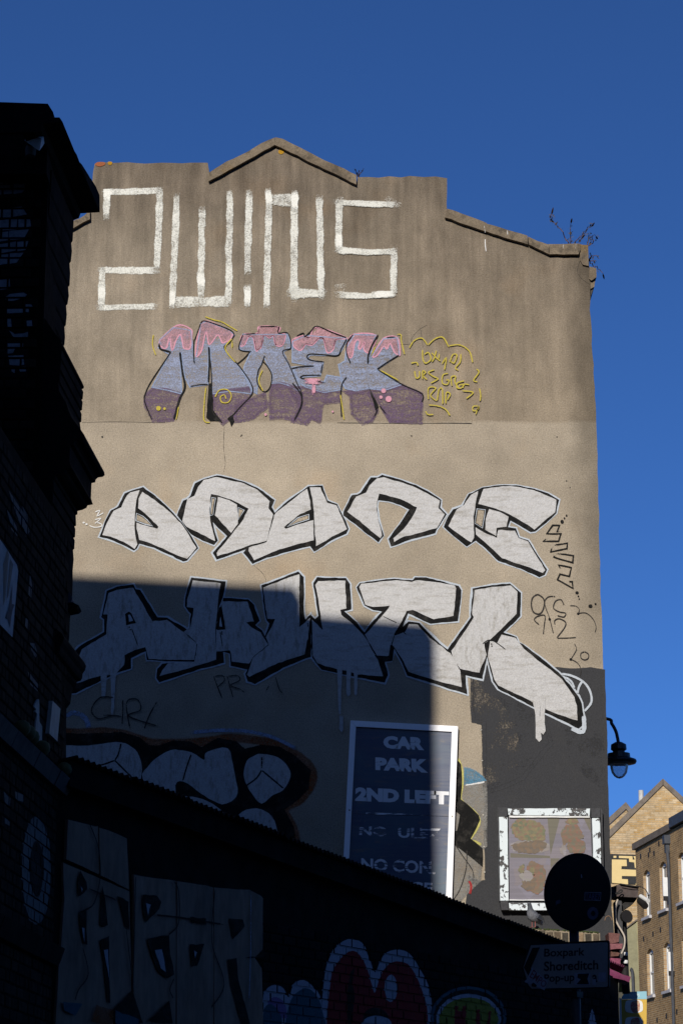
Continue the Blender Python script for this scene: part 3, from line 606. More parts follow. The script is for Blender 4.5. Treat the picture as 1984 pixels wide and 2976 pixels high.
# ------------------------------------------------------------------ silver and black piece, lower row
B1 = lambda pts: Z(190, 1640, 3.7333, pts)
B2 = lambda pts: Z(500, 1630, 3.5636, pts)
B3 = lambda pts: Z(880, 1650, 3.136, pts)
lowrow = [
 (B1([(60,1405),(60,1000),(140,900),(420,735),(425,600),(392,575),(450,285),(560,240),(745,218),(765,270),(815,280),(1000,578),(1110,578),(1300,690),(1330,720),(1440,870),(1400,1060),(890,1040),(875,945),(715,1020),(715,1130),(560,1180),(380,1270),(120,1395)]),
  [B1([(90,1050),(150,1000),(180,920),(440,760),(460,550),(410,545),(470,310),(560,270),(740,255),(945,615),(1100,610),(1290,740),(1425,865),(1400,1042),(900,1030),(870,900),(760,935),(650,990),(640,1090),(570,1170),(540,1200),(380,1215),(130,1290),(90,1290)])],
  [], 'silver2'),
 (B2([(135,470),(140,380),(200,175),(560,215),(530,380),(490,480),(455,720),(470,930),(530,930),(540,1060),(300,1120),(0,1220),(-130,1260),(-160,1215),(-150,1120),(-100,1060),(240,1050),(250,860),(130,740),(180,690),(200,550),(175,530)]),
  [B2([(155,480),(160,400),(215,205),(500,235),(470,480),(455,710),(460,1030),(250,1090),(0,1160),(-130,1195),(-100,1130),(-40,1062),(230,1046),(265,865),(125,742),(190,690),(225,490)])], [], 'silver2'),
 (B2([(470,720),(490,500),(530,385),(790,400),(850,455),(905,620),(860,670),(930,720),(970,800),(1010,880),(840,1010),(800,1130),(610,1090),(600,960),(530,940),(460,960)]),
  [B2([(512,420),(780,425),(850,630),(770,640),(820,690),(920,740),(960,810),(1000,870),(835,1000),(800,1065),(615,1045),(600,930),(462,940),(458,718),(552,712)])], [], 'silver2'),
 (B2([(925,255),(1310,110),(1365,170),(1365,500),(1380,610),(1435,550),(1440,1000),(1390,1010),(1150,1110),(860,1275),(780,1250),(755,1170),(800,1100),(835,1000),(990,870),(955,795),(1010,650),(980,620),(945,420)]),
  [B2([(945,280),(1320,140),(1318,690),(1430,590),(1405,800),(1370,970),(1100,1060),(800,1205),(772,1180),(840,1010),(1003,872),(972,795),(1068,605),(988,600),(955,420)])], [], 'silver2'),
 (B3([(95,140),(130,90),(390,95),(430,150),(440,380),(375,400),(490,500),(560,590),(640,710),(740,850),(775,980),(745,1050),(500,1000),(170,930),(85,820),(72,430),(110,470),(140,440)]),
  [B3([(115,160),(140,125),(385,120),(395,370),(340,385),(350,430),(450,510),(560,620),(680,840),(730,990),(500,970),(200,900),(130,870),(90,800),(82,470),(180,570),(150,350)])], [], 'silver'),
 (B3([(490,180),(520,140),(830,100),(1000,115),(1020,88),(1120,88),(1420,165),(1440,205),(1410,490),(1160,510),(960,420),(900,560),(840,710),(805,850),(700,862),(555,600),(640,480),(720,400),(640,385),(560,345)]),
  [B3([(515,180),(530,150),(850,115),(990,130),(1060,112),(1380,165),(1395,190),(1370,440),(1190,470),(1000,390),(945,395),(880,520),(825,620),(800,720),(790,800),(690,830),(565,612),(780,370),(790,345),(640,360),(565,340)])], [], 'silver'),
 (B3([(1060,505),(1100,550),(1250,690),(1345,760),(1400,860),(1480,960),(1495,1155),(1250,1080),(950,985),(920,900),(820,720),(850,600),(910,540),(960,490)]),
  [B3([(1040,520),(1070,560),(1150,640),(1340,780),(1390,860),(1430,940),(1445,1090),(1200,1030),(960,950),(900,830),(815,705),(835,620),(930,585),(965,512)])], [], 'silver'),
 (A8([(235,200),(420,165),(590,150),(670,220),(695,240),(690,460),(620,535),(430,700),(375,830),(330,1060),(170,1020),(110,960),(20,800),(0,780),(100,640),(220,470),(215,440)]),
  [A8([(255,215),(420,185),(600,170),(660,230),(655,440),(570,520),(400,690),(345,720),(370,825),(300,1000),(120,960),(60,880),(35,790),(130,650),(250,470),(228,440)])], [], 'silver2'),
 (A8([(520,610),(650,660),(670,710),(740,750),(870,850),(1000,950),(1100,1045),(1180,1140),(1240,1220),(1270,1290),(1285,1400),(1275,1500),(1240,1530),(1080,1450),(900,1370),(780,1310),(480,1150),(430,1080),(370,830),(400,690),(440,690)]),
  [A8([(470,710),(510,640),(640,670),(720,770),(850,880),(980,975),(1080,1060),(1150,1150),(1200,1230),(1225,1310),(1230,1450),(1150,1430),(940,1350),(740,1240),(480,1120),(440,1060),(380,850),(400,700)])], [], 'silver')]
pc, outs = silver_piece(lowrow, 11, 0.006)
pc.poly('black_counter', M['black'], B1([(650,540),(690,515),(720,530),(770,640),(660,665)]), parent=outs[0]); pc.poly('pale_counter', M['halo'], B1([(682,548),(708,545),(738,610),(696,625)]), parent=outs[0])
pc.poly('black_counter', M['black'], B2([(452,712),(490,480),(505,480),(552,712)]), parent=outs[2]); pc.poly('pale_counter', M['halo'], B2([(490,680),(500,580),(522,682)]), parent=outs[2])
pc.poly('black_joint', M['black'], B3([(650,800),(780,808),(795,705),(830,720),(815,850),(720,860),(740,920)]), parent=outs[5])
ln = [(3, B1([(710,665),(800,915)])), (3, B2([(495,715),(530,925)])), (2.6, B1([(1290,735),(1440,865)])), (2.6, B1([(960,1040),(1400,1053)])), (3, B3([(705,430),(890,520)])), (3, B3([(830,615),(870,560),(940,610)])), (3.2, B3([(1000,112),(1060,150)])), (3, B3([(1345,765),(1385,860)])), (3, B3([(1350,890),(1430,930)])),
      (3, B3([(325,355),(335,400)])), (4, B2([(1435,560),(1430,760),(1400,980)])), (3, B2([(765,640),(850,690)])), (3.5, A8([(330,725),(385,690),(440,700),(545,775)])), (2.5, A8([(400,700),(372,825)])), (3, A8([(470,700),(490,650)])), (3, B2([(840,1005),(800,1080)])), (3, A8([(255,470),(265,420)]))]
pc.lines('black_detail_line', M['blackline'], ln, parent=outs[5])
for c in (B1([(697,684)]), B1([(708,712)]), B2([(517,740)]), B2([(518,760)]), B3([(697,458)]), B3([(708,445)]), A8([(415,727)]), A8([(418,747)]), B3([(45,515)]), B3([(47,532)])): pc.poly('black_dot', M['black'], ellipse(*c[0], 2.2, 2.2, 8), rg=False, parent=outs[5])
for q in (B1([(388,1190),(455,1190),(446,1300),(440,1440),(415,1455),(396,1430),(394,1300)]), B1([(488,1190),(556,1190),(540,1330),(530,1560),(515,1650),(498,1600),(500,1400)])): pc.poly('paint_drip', M['silver'], q, parent=outs[0])
for q in (B3([(290,780),(365,780),(355,1000),(345,1330),(330,1340),(318,1200),(315,980)]), B3([(395,900),(440,900),(430,1160),(412,1175),(398,1150)]), B3([(460,900),(500,900),(492,1150),(480,1170),(466,1150)]), [(986,2082),(996,2082),(998,2120),(992,2130),(984,2118)]): pc.poly('paint_drip', M['silver'], q, parent=outs[4])
for q in (A8([(805,1270),(872,1250),(868,1400),(888,1630),(868,1655),(836,1620),(828,1400)]), A8([(872,1250),(925,1230),(918,1400),(926,1550),(902,1590),(878,1560),(874,1400)])): pc.poly('paint_drip', M['silver'], q, parent=outs[8])
pc.lines('pale_outline_swirl', M['halo'], [(8, A8([(1085,1010),(1180,1030),(1290,1090),(1350,1180),(1360,1280),(1300,1360)])), (8, A8([(1275,1080),(1245,1130),(1230,1190)])), (7, A8([(1120,1045),(1170,1080),(1200,1140)])), (16, A8([(1180,1530),(1250,1560),(1290,1540),(1290,1420)]))], parent=outs[8])
# faint tags in the shade below the row
ft = [(4, B2(q)) for q in ([(430,1190),(470,1300),(520,1420)], [(440,1200),(520,1190),(545,1240),(470,1310)], [(570,1190),(600,1300),(635,1425)], [(580,1200),(680,1190),(700,1240),(610,1290),(700,1330),(760,1370)], [(1040,1240),(950,1390)], [(1070,1200),(1110,1330),(1140,1370)])]
ft += [(5, Z(180, 1620, 1.96, q)) for q in ([(300,800),(220,800),(170,870),(210,920),(290,900)], [(215,900),(360,905)], [(350,800),(345,960)], [(390,980),(370,830),(430,810),(450,870),(380,905),(555,965)], [(545,820),(500,900),(470,980)])]
pc.lines('faint_black_tag', M['faintline'], ft)

# ------------------------------------------------------------------ bubble letters low on the wall, mostly in the shade
CC = lambda pts: Z(180, 2040, 1.912, pts)
pc = Piece(WALL, gable, 0.004, 0.0003)
pc.lines('orange_bubble_glow', M['orange'], [(34, CC([(-60,170),(20,172),(300,170),(520,230),(800,220),(950,200),(1200,240),(1360,340),(1392,430),(1330,540),(1240,600),(1290,720),(1300,860)]))])
bb = pc.poly('bubble_letter_outline', M['black'], CC([(-60,205),(20,200),(180,200),(330,195),(420,220),(470,265),(540,270),(620,240),(700,245),(780,280),(870,230),(960,240),(1010,285),(1110,262),(1200,275),(1280,320),(1355,390),(1345,470),(1300,520),(1200,590),(1260,700),(1290,880),(1000,880),(-60,500)]), soft=0.12)
for q in ([(-60,240),(25,240),(150,245),(300,225),(370,240),(420,280),(445,350),(440,420),(430,470),(380,440),(-60,420)], [(450,430),(480,360),(530,305),(600,270),(650,268),(720,282),(790,322),(797,285),(850,262),(910,255),(935,280),(950,350),(975,480),(960,540),(890,570),(830,545),(770,510),(700,455),(640,445),(632,520),(600,560)], [(640,530),(700,525),(780,540),(860,580),(920,640),(940,700),(600,600)],
          [(1010,400),(1030,330),(1070,300),(1110,290),(1200,310),(1260,365),(1270,420),(1230,490),(1170,520),(1110,565),(1060,520),(1030,470)], [(955,680),(1000,610),(1080,590),(1150,620),(1190,690),(1190,790),(1000,760)]):
    pc.poly('bubble_letter_fill', M['silver2'], CC(curve(q, 3, True)), parent=bb)
pc.lines('bubble_letter_line', M['blackline'], [(6, CC(q)) for q in ([(330,232),(315,290),(295,325)], [(295,325),(240,345),(180,360)], [(295,325),(340,370),(400,430)], [(720,290),(695,360),(672,440)], [(1112,292),(1110,380)], [(1110,380),(1080,425),(1025,465)], [(1110,380),(1170,430),(1235,485)])], parent=bb)
pc.lines('pale_blue_haze_line', M['lavline'], [(14, CC([(720,170),(880,158),(1040,165),(1180,200),(1300,260)])), (20, CC([(20,80),(70,60),(130,90),(150,140)]))], parent=bb)
# fragment of an older mural between the sign and the grey patch
DD = lambda pts: Z(1270, 2060, 3.919, pts)
pc.poly('mural_grey_ground', M['greyfill'], DD([(200,1150),(290,880),(300,800),(545,845),(550,1300),(548,1560),(500,1600),(500,1800),(480,1960),(330,2100),(150,2300),(170,1500)]), soft=0.05)
pc.poly('mural_blue_wedge', M['blue'], DD([(315,680),(370,690),(430,715),(500,765),(540,815),(430,830),(318,850)]), soft=0.04)
pc.lines('mural_white_edge', M['whiteline'], [(7, DD([(320,868),(430,850),(540,832)]))])
pc.poly('mural_black_shape', M['black'], DD([(225,600),(250,640),(262,720),(265,900),(245,1040),(370,1140),(450,1225),(462,1265),(430,1350),(350,1485),(420,1540),(490,1600),(500,1770),(440,1710),(330,1625),(205,1530),(200,1420),(245,1410),(270,1300),(280,1200),(250,1165),(212,1150),(205,900)]), soft=0.05)
pc.lines('mural_yellow_band', M['mossy'], [(9, DD([(240,580),(275,680),(287,760),(285,870),(265,1010),(300,1070),(420,1170),(475,1250),(465,1340),(375,1490),(430,1510),(490,1545)]))])
pc.lines('grey_loop_line', M['faintline'], [(4, DD([(205,1550),(290,1680),(370,1790),(405,1860),(415,1930)])), (4, DD([(335,1600),(330,1800),(285,1980),(240,2090),(185,2170)]))])
pc.lines('red_smear', M['red'], [(9, DD([(360,1960),(385,2020),(370,2110)])), (10, DD([(285,2120),(325,2080)]))])

# ------------------------------------------------------------------ ground and street
M['asphalt'] = plain('asphalt', (0.045, 0.045, 0.047), 0.9, 0.3, 3.0, bump=0.5, bscale=120)
M['paving'] = plain('paving slab', (0.20, 0.19, 0.175), 0.85, 0.3, 2.0)
mb = MB(); v = [mb.vert(p) for p in ((-900,-900,0),(900,-900,0),(900,900,0),(-900,900,0))]; mb.face(v)
tag(mb.build('ground', M['asphalt']), kind='structure')
mb = MB(); mb.box((-2.6, 18.8, 0.004), (3.3, 27.9, 0.12)); tag(mb.build('pavement', M['paving']), kind='structure')

# ------------------------------------------------------------------ bricks
def brick_mat(name, c1, c2, c3, soot=0.0, per_island=False, rough=0.9):
    t = T(name); p = t.pos()
    r = t.n('NewGeometry').outputs['Random Per Island'] if per_island else t.n('ObjectInfo').outputs['Random']
    ramp = t.n('ValToRGB'); e = ramp.color_ramp.elements
    e[0].position = 0.0; e[0].color = (*c1, 1); e[1].position = 1.0; e[1].color = (*c3, 1)
    m = e.new(0.55); m.color = (*c2, 1); t.set(ramp.inputs[0], r)
    k = t.math('MULTIPLY', t.rng(t.noise(p, 9, 5, 0.65), 0.3, 0.7, 0.65, 1.2), t.rng(t.noise(p, 70, 3, 0.7), 0.3, 0.7, 0.75, 1.2))
    v = t.n('VectorMath', {'operation': 'SCALE'}); t.set(v.inputs[0], ramp.outputs[0]); t.set(v.inputs['Scale'], k)
    return t.done(t.bsdf(v.outputs[0], rough, t.bump(t.noise(p, 55, 4, 0.7), 0.5, 0.006), spec=0.04))
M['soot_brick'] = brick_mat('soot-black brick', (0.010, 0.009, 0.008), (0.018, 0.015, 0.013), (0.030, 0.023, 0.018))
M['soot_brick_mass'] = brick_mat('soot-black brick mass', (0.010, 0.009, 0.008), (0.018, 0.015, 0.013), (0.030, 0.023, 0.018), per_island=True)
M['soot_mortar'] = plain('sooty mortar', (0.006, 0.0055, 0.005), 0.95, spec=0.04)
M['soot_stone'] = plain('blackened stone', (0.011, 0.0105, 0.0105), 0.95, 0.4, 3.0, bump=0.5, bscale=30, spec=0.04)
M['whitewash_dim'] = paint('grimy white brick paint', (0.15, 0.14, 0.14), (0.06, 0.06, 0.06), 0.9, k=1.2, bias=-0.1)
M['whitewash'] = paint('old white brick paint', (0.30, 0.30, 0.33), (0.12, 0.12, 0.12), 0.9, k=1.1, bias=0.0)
BRICK = []
def brick_protos(L, H, D):
    out = []
    for k in range(4):
        rnd = random.Random(k * 13 + int(L * 1000)); j = lambda a: rnd.uniform(-a, a); b = 0.006
        mb = MB(); w, h = L / 2, H / 2
        f = [mb.vert(p) for p in ((-w+b+j(.003),-h+b+j(.002),0),(w-b+j(.003),-h+b+j(.002),0),(w-b+j(.003),h-b+j(.002),0),(-w+b+j(.003),h-b+j(.002),0))]
        m = [mb.vert(p) for p in ((-w+j(.002),-h+j(.002),-b),(w+j(.002),-h+j(.002),-b),(w+j(.002),h+j(.002),-b),(-w+j(.002),h+j(.002),-b))]
        r = [mb.vert(p) for p in ((-w,-h,-D),(w,-h,-D),(w,h,-D),(-w,h,-D))]
        mb.face(f)
        for i in range(4):
            q = (i + 1) % 4
            mb.face((m[i], m[q], f[q], f[i])); mb.face((r[i], r[q], m[q], m[i]))
        out.append(mb)
    return out
class Courses:
    """lays bricks on a plane; the ones that show largest become objects, the rest one joined part"""
    def __init__(s, pl, parent, mat, massmat, u0, u1, v0, v1, keep=None, L=0.215, H=0.065, joint=0.011, limit=290, english=True, proud=0.010, name='brick', reach=0.05):
        protos = {True: brick_protos(L, H, reach), False: brick_protos((L - joint) / 2, H, reach)}
        meshes = {k: [b.mesh(name) for b in v] for k, v in protos.items()}
        for ms in meshes.values():
            for m in ms: m.materials.append(mat)
        s.rects = []; cells = []
        row = 0; v = v0
        while v + H <= v1 + 1e-6:
            head = english and row % 2 == 1
            w = (L - joint) / 2 if head else L
            u = u0 - (0 if head else (0.06 if english else (0.11 if row % 2 else 0)))
            while u < u1:
                if u > u0 - 0.12 and u + w < u1 + 0.015 and (keep is None or keep(u + w / 2, v + H / 2)):
                    cells.append((u + w / 2, v + H / 2, not head))
                u += w + joint
            v += H + joint; row += 1
        def dist(c): return (pl.p3(c[0], c[1]) - CAMP).length
        cells.sort(key=dist)
        R = Matrix((pl.u, Vector((0, 0, 1)), pl.n)).transposed()
        rot = R.to_4x4(); mass = MB()
        for i, (u, v, long) in enumerate(cells):
            w = L if long else (L - joint) / 2
            off = proud + random.uniform(-0.003, 0.004)
            s.rects.append((u - w/2, u + w/2, v - H/2, v + H/2, off))
            k = random.randrange(4); P = pl.p3(u, v, off)
            if i < limit:
                o = bpy.data.objects.new(name, meshes[long][k]); C.objects.link(o)
                o.parent = parent
                t = parent.location if parent.type == 'EMPTY' else Vector((0, 0, 0))
                o.matrix_parent_inverse = Matrix.Translation(-t)
                o.rotation_euler = R.to_euler(); o.location = P
            else:
                base = len(mass.v); src = protos[long][k]
                for q in src.v: mass.vert(P + R @ Vector(q))
                for f in src.f: mass.face([base + i2 for i2 in f])
        if mass.f: tag(mass.build('distant_' + name, massmat, parent), kind='stuff')
        s.pl = pl
    def paint(s, name, mat, pts, parent, off, mortar=None, soft=None):
        """painted shape that follows each brick face and the recessed joints"""
        lp = [s.pl.uv(*p) for p in pts]; mb = MB()
        us = [p[0] for p in lp]; vs = [p[1] for p in lp]
        for u0, u1, v0, v1, o in s.rects:
            if u1 < min(us) or u0 > max(us) or v1 < min(vs) or v0 > max(vs): continue
            q = clip_rect(lp, u0 + .002, u1 - .002, v0 + .002, v1 - .002)
            if q: mb.fill(s.pl, [q], o + off)
        ob = mb.build(name, mat, parent) if mb.f else None
        if mortar is not None:
            mb = MB(); mb.fill(s.pl, [lp], mortar + off); mb.build(name, mat, parent)
        return ob

# ------------------------------------------------------------------ the black brick pier on the left
STREET = Plane(-1.95, 18.0, 0.056, 1.0)      # its face along the street, u grows away from the camera
CROSS = Plane(-1.95, 18.2, 1, 0)             # its far end, seen edge-on as a silhouette
FRONT = Plane(-1.95, 17.15, 1, -0.02)        # its upper face turned to the camera
pier = thing('brick_pier', (-2.4, 17.5, 0), 'soot-black brick pier with stone offsets rising along the left edge', 'pier')
sil = [(215,640),(212,700),(208,706),(210,730),(207,760),(203,765),(205,795),(203,830),(199,834),(201,860),(197,884),(193,888),(195,915),(192,945),(188,950),(190,980),(188,1002),(184,1008),(185,1022),(187,1038),(205,1065),(225,1095),(240,1112),(245,1124),(244,1129),(238,1131),(243,1139),(241,1160),(236,1162),(241,1168),(239,1192),(234,1194),(238,1203),(237,1226),(233,1228),(236,1253),(248,1275),(255,1284),(262,1308),(271,1328),(288,1350),(304,1372),(305,1381),(299,1386),(285,1388),(279,1394),(277,1402),(267,1404),(265,1448),(271,1466),(255,1469),(252,1476),(240,1482),(226,1485),(226,1495),(221,1497),(222,1528),(217,1530),(220,1538),(219,1561),(214,1563),(218,1570),(217,1595),(213,1598),(215,1625),(212,1660),(212,1700),(209,1760),(204,1800),(202,1850),(200,1870),(214,1893),(232,1914),(245,1923),(251,1935),(248,1948),(241,1958),(240,1970),(236,1978),(224,1982),(223,1990),(213,1998),(207,2030),(205,2045),(194,2060),(193,2110),(193,2200),(191,2300),(186,2400),(180,2500),(172,2640),(165,2760),(158,2976)]
prof = [CROSS.uv(*p) for p in sil]
zt = prof[0][1] - 0.02
loop = [(-4.0, 0), (-4.0, zt)] + prof + [(prof[-1][0] - 0.02, 0)]
# far block of the pier carries the whole profile; it is extruded towards the camera along the wall
mb = MB(); n = len(loop)
fr = [mb.vert(CROSS.p3(u - 0.056 * 1.0, v, 1.0)) for u, v in loop]; bk = [mb.vert(CROSS.p3(u, v, 0)) for u, v in loop]
for t3 in tessellate_polygon([[Vector((u, v, 0)) for u, v in loop]]):
    mb.face([fr[i] for i in t3]); mb.face([bk[i] for i in reversed(t3)])
for i in range(n):
    j = (i + 1) % n; mb.face((fr[i], bk[i], bk[j], fr[j]))
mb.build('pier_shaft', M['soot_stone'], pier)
# cap: a heavy projecting slab
Yf = 18.5
def atY(px, py, Y):
    d = Vector(((px - 992) / FPX, 0, 0)) + UPV * ((1488 - py) / FPX) + FWD
    return CAMP + d * (Y / d.y)
e2 = atY(287, 545, Yf); e2b = atY(288, 612, Yf); k1 = (atY(155, 312, 1).z - EYE); Yn = (e2.z - EYE) / k1
e1 = atY(155, 312, Yn)
def edge_line(a, b, n, amp):
    return [a.lerp(b, i / n) + Vector((random.uniform(-amp, amp) * 0.6, 0, random.uniform(-amp, amp))) for i in range(n + 1)]
top = edge_line(e1, e2, 14, 0.02); th = e2.z - e2b.z
mb = MB(); rows = []
for p in top:
    c = p + Vector((0.0, 0, -0.05)); q = Vector((p.x + 0.005, p.y, p.z - th)); l0 = Vector((-5, p.y, p.z - th)); l1 = Vector((-5, p.y, p.z + 0.12))
    rows.append([mb.vert(x) for x in (l0, Vector((p.x - 0.30, p.y, p.z - th - 0.02)), q, c, p + Vector((-0.04, 0, 0.015)), l1)])
for i in range(len(rows) - 1):
    for k in range(6): mb.face((rows[i][k], rows[i][(k+1) % 6], rows[i+1][(k+1) % 6], rows[i+1][k]))
mb.face(rows[0]); mb.face(list(reversed(rows[-1])))
mb.build('cap_stone', M['soot_stone'], pier)
# blocking course under the cap, carrying the camera, and the moulding at its far end
mb = MB(); mb.box((-5, 16.98, atY(60, 505, 16.98).z), (-2.12, 18.15, e1.z - th + 0.01)); mb.build('blocking_course', M['soot_stone'], pier)
mb = MB(); q = [atY(x, y, 18.35) for x, y in ((288,612),(236,617),(230,634),(214,640),(180,640),(180,600),(280,600))]
a = [mb.vert(p) for p in q]; b = [mb.vert(p + Vector((-0.10, -1.7, 0))) for p in q]
mb.face(a); mb.face(list(reversed(b)))
for i in range(len(q)): mb.face((a[i], b[i], b[(i+1) % len(q)], a[(i+1) % len(q)]))
mb.build('cap_moulding', M['soot_stone'], pier)
# upper front face in bricks
uF, vF = FRONT.uv(118, 1240); vtop = FRONT.uv(100, 500)[1]; ul = FRONT.uv(-60, 700)[0]
mb = MB(); mb.pbox(FRONT, -3.0, uF, vF - 1.5, vtop + 0.05, -0.6, 0.0); mb.build('front_backing', M['soot_mortar'], pier)
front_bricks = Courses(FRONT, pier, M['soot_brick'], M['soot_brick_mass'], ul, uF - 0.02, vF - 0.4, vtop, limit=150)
for q in ([(0,518),(12,520),(10,536),(0,538)], [(0,540),(38,538),(37,565),(0,568)], [(41,537),(72,536),(75,552),(66,562),(41,566)], [(0,608),(34,605),(33,635),(0,640)], [(40,605),(66,603),(80,625),(40,632)], [(0,642),(52,636),(50,668),(0,672)], [(55,636),(88,634),(92,660),(55,664)], [(0,676),(26,674),(25,700),(0,704)], [(28,672),(86,668),(70,696),(27,700)], [(0,712),(48,704),(47,730),(0,738)], [(52,705),(84,702),(76,728),(52,732)], [(0,742),(26,740),(24,768),(0,772)], [(30,738),(70,736),(50,765),(30,768)], [(0,815),(30,812),(32,840),(0,845)],
          [(16,866),(30,856),(70,852),(80,858),(74,866),(40,876),(20,876)], [(22,898),(68,898),(68,910),(22,912)], [(76,886),(92,886),(100,898),(95,910),(76,908)], [(22,926),(33,924),(36,952),(24,954)], [(79,934),(94,933),(96,950),(80,950)], [(28,962),(45,972),(70,970),(98,960),(94,978),(60,986),(40,980)], [(24,1000),(70,1000),(68,1014),(45,1016),(40,1028),(24,1030)], [(26,1036),(70,1034),(72,1062),(55,1064),(30,1062)], [(34,1072),(46,1070),(44,1086),(36,1082)], [(56,1070),(76,1068),(78,1080),(60,1082)]):
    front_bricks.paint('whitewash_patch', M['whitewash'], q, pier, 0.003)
# lower wall along the street
us0 = STREET.uv(-40, 2000)[0]; us1 = STREET.uv(188, 2200)[0]
wtop = STREET.uv(60, 1330)[1]
mb = MB(); mb.pbox(STREET, -9.0, us1 - 0.05, 0.0, wtop, -1.2, 0.0); mb.build('street_backing', M['soot_mortar'], pier)
vb = STREET.uv(100, 2990)[1]
Courses(STREET, pier, M['soot_brick'], M['soot_brick_mass'], us0 - 3.2, us0 - 0.13, vb, wtop - 0.03, limit=0)
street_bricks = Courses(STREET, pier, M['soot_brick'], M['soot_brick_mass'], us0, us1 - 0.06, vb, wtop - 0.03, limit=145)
for q in ([(22,1425),(70,1500),(80,1545),(72,1560),(40,1490)], [(12,1475),(42,1530),(46,1560),(30,1540)], [(60,1470),(75,1495),(76,1520),(66,1500)], [(82,1660),(88,1700),(84,1745),(76,1735)], [(70,1790),(76,1800),(74,1830),(67,1820)], [(82,1868),(96,1870),(104,1900),(100,1912),(86,1890)], [(76,1950),(90,1970),(108,1990),(104,2010),(84,1990)]):
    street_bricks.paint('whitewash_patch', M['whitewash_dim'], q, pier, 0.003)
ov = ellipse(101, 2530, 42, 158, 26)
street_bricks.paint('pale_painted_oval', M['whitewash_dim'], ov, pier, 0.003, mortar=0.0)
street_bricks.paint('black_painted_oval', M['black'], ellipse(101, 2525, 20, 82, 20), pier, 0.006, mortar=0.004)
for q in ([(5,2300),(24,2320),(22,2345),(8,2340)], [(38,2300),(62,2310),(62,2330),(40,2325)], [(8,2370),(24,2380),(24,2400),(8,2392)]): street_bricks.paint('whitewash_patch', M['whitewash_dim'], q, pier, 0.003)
def string_course(p, q, dv, proud):
    (u0, v0), (u1, v1) = STREET.uv(*p), STREET.uv(*q)
    v = (v0 + v1) / 2; mb = MB(); N = 10; prv = None
    mb.prism(Plane(0, 0, 1, 0), [(0, 0), (1, 0), (1, 1)], 0, 0.001) if False else None
    for i in range(N):
        a, b = -8 + (u1 + 8) * i / N, -8 + (u1 + 8) * (i + 1) / N - 0.006
        d = random.uniform(-0.006, 0.006)
        mb.hexa([STREET.p3(a, v - dv, proud * .55 + d), STREET.p3(b, v - dv, proud * .55 + d), STREET.p3(b, v - dv, -0.1), STREET.p3(a, v - dv, -0.1), STREET.p3(a, v, proud + d), STREET.p3(b, v, proud + d), STREET.p3(b, v + 0.03, -0.1), STREET.p3(a, v + 0.03, -0.1)])
    return mb.build('string_course', M['soot_stone'], pier)
M['soot_stone2'] = plain('grey weathered stone', (0.05, 0.048, 0.05), 0.9, 0.4, 3.0, bump=0.4, bscale=30)
sc1 = string_course((0, 2112), (190, 2290), 0.10, 0.10); sc1.data.materials[0] = M['soot_stone2']
string_course((0, 2662), (153, 2770), 0.12, 0.09)
# ledge stones that break the silhouette already sit in the shaft; a rounded niche shape on the side
niche = [STREET.shifted(0.0)]

# things fixed to the pier
def plate_on(pl, pts, a, b, mat, name, label, cat):
    mb = MB(); mb.prism(pl, [pl.uv(*p) for p in pts], a, b); o = mb.build(name, mat); tag(o, label, cat); return o
M['paper'] = plain('weathered paper', (0.34, 0.33, 0.34), 0.8, 0.2, 8.0, bump=0.1)
M['ink'] = plain('dark print', (0.05, 0.045, 0.06), 0.8)
M['ink2'] = plain('brown grey print', (0.13, 0.115, 0.10), 0.8)
po = plate_on(STREET, [(-30,1540),(0,1580),(40,1642),(44,1660),(27,1852),(0,1824),(-30,1795)], 0.012, 0.022, M['paper'], 'pasted_poster', 'pale paper poster with dark drawing pasted on the black side wall', 'poster')
pp = Piece(STREET, po, 0.0235, 0.0006)
pp.poly('poster_print', M['ink2'], [(10,1600),(16,1610),(6,1730),(0,1760),(0,1640)]); pp.poly('poster_print', M['ink2'], [(20,1624),(28,1640),(20,1690),(14,1730),(10,1740)])
pp.poly('poster_print', M['ink'], [(26,1700),(20,1740),(12,1775),(4,1795),(14,1800),(18,1825),(22,1790),(26,1770),(32,1758),(24,1755)])
plate_on(STREET, [(137,2037),(160,2060),(151,2155),(127,2132)], 0.012, 0.04, plain('dull metal plate', (0.30, 0.28, 0.25), 0.6, 0.15), 'metal_plate', 'blank grey rectangular plate fixed to the black wall', 'plate')
plate_on(STREET, curve([(102,2032),(106,2045),(106,2095),(114,2112),(114,2150),(120,2175),(120,2192),(110,2178),(96,2150),(95,2110),(99,2075),(92,2068),(97,2062),(91,2054)], 3, True), 0.012, 0.022, plain('torn paper', (0.30, 0.28, 0.26), 0.8, 0.3), 'paper_cutout', 'torn pale paper cut-out beside the blank plate', 'poster')
M['ball'] = plain('mossy yellow', (0.09, 0.085, 0.03), 0.8, 0.3, 20)
for i, (x, y) in enumerate(((38,2118),(54,2132),(65,2144),(97,2176),(162,2238))):
    c = STREET.at(x, y, 0.06); mb = MB(); mb.lathe((c.x, c.y, c.z), [(0.001,-.05),(.028,-.045),(.05,-.02),(.055,.005),(.045,.035),(.022,.052),(.001,.056)], 12)
    mb.build('yellow_knob', M['ball'], pier, smooth=True)
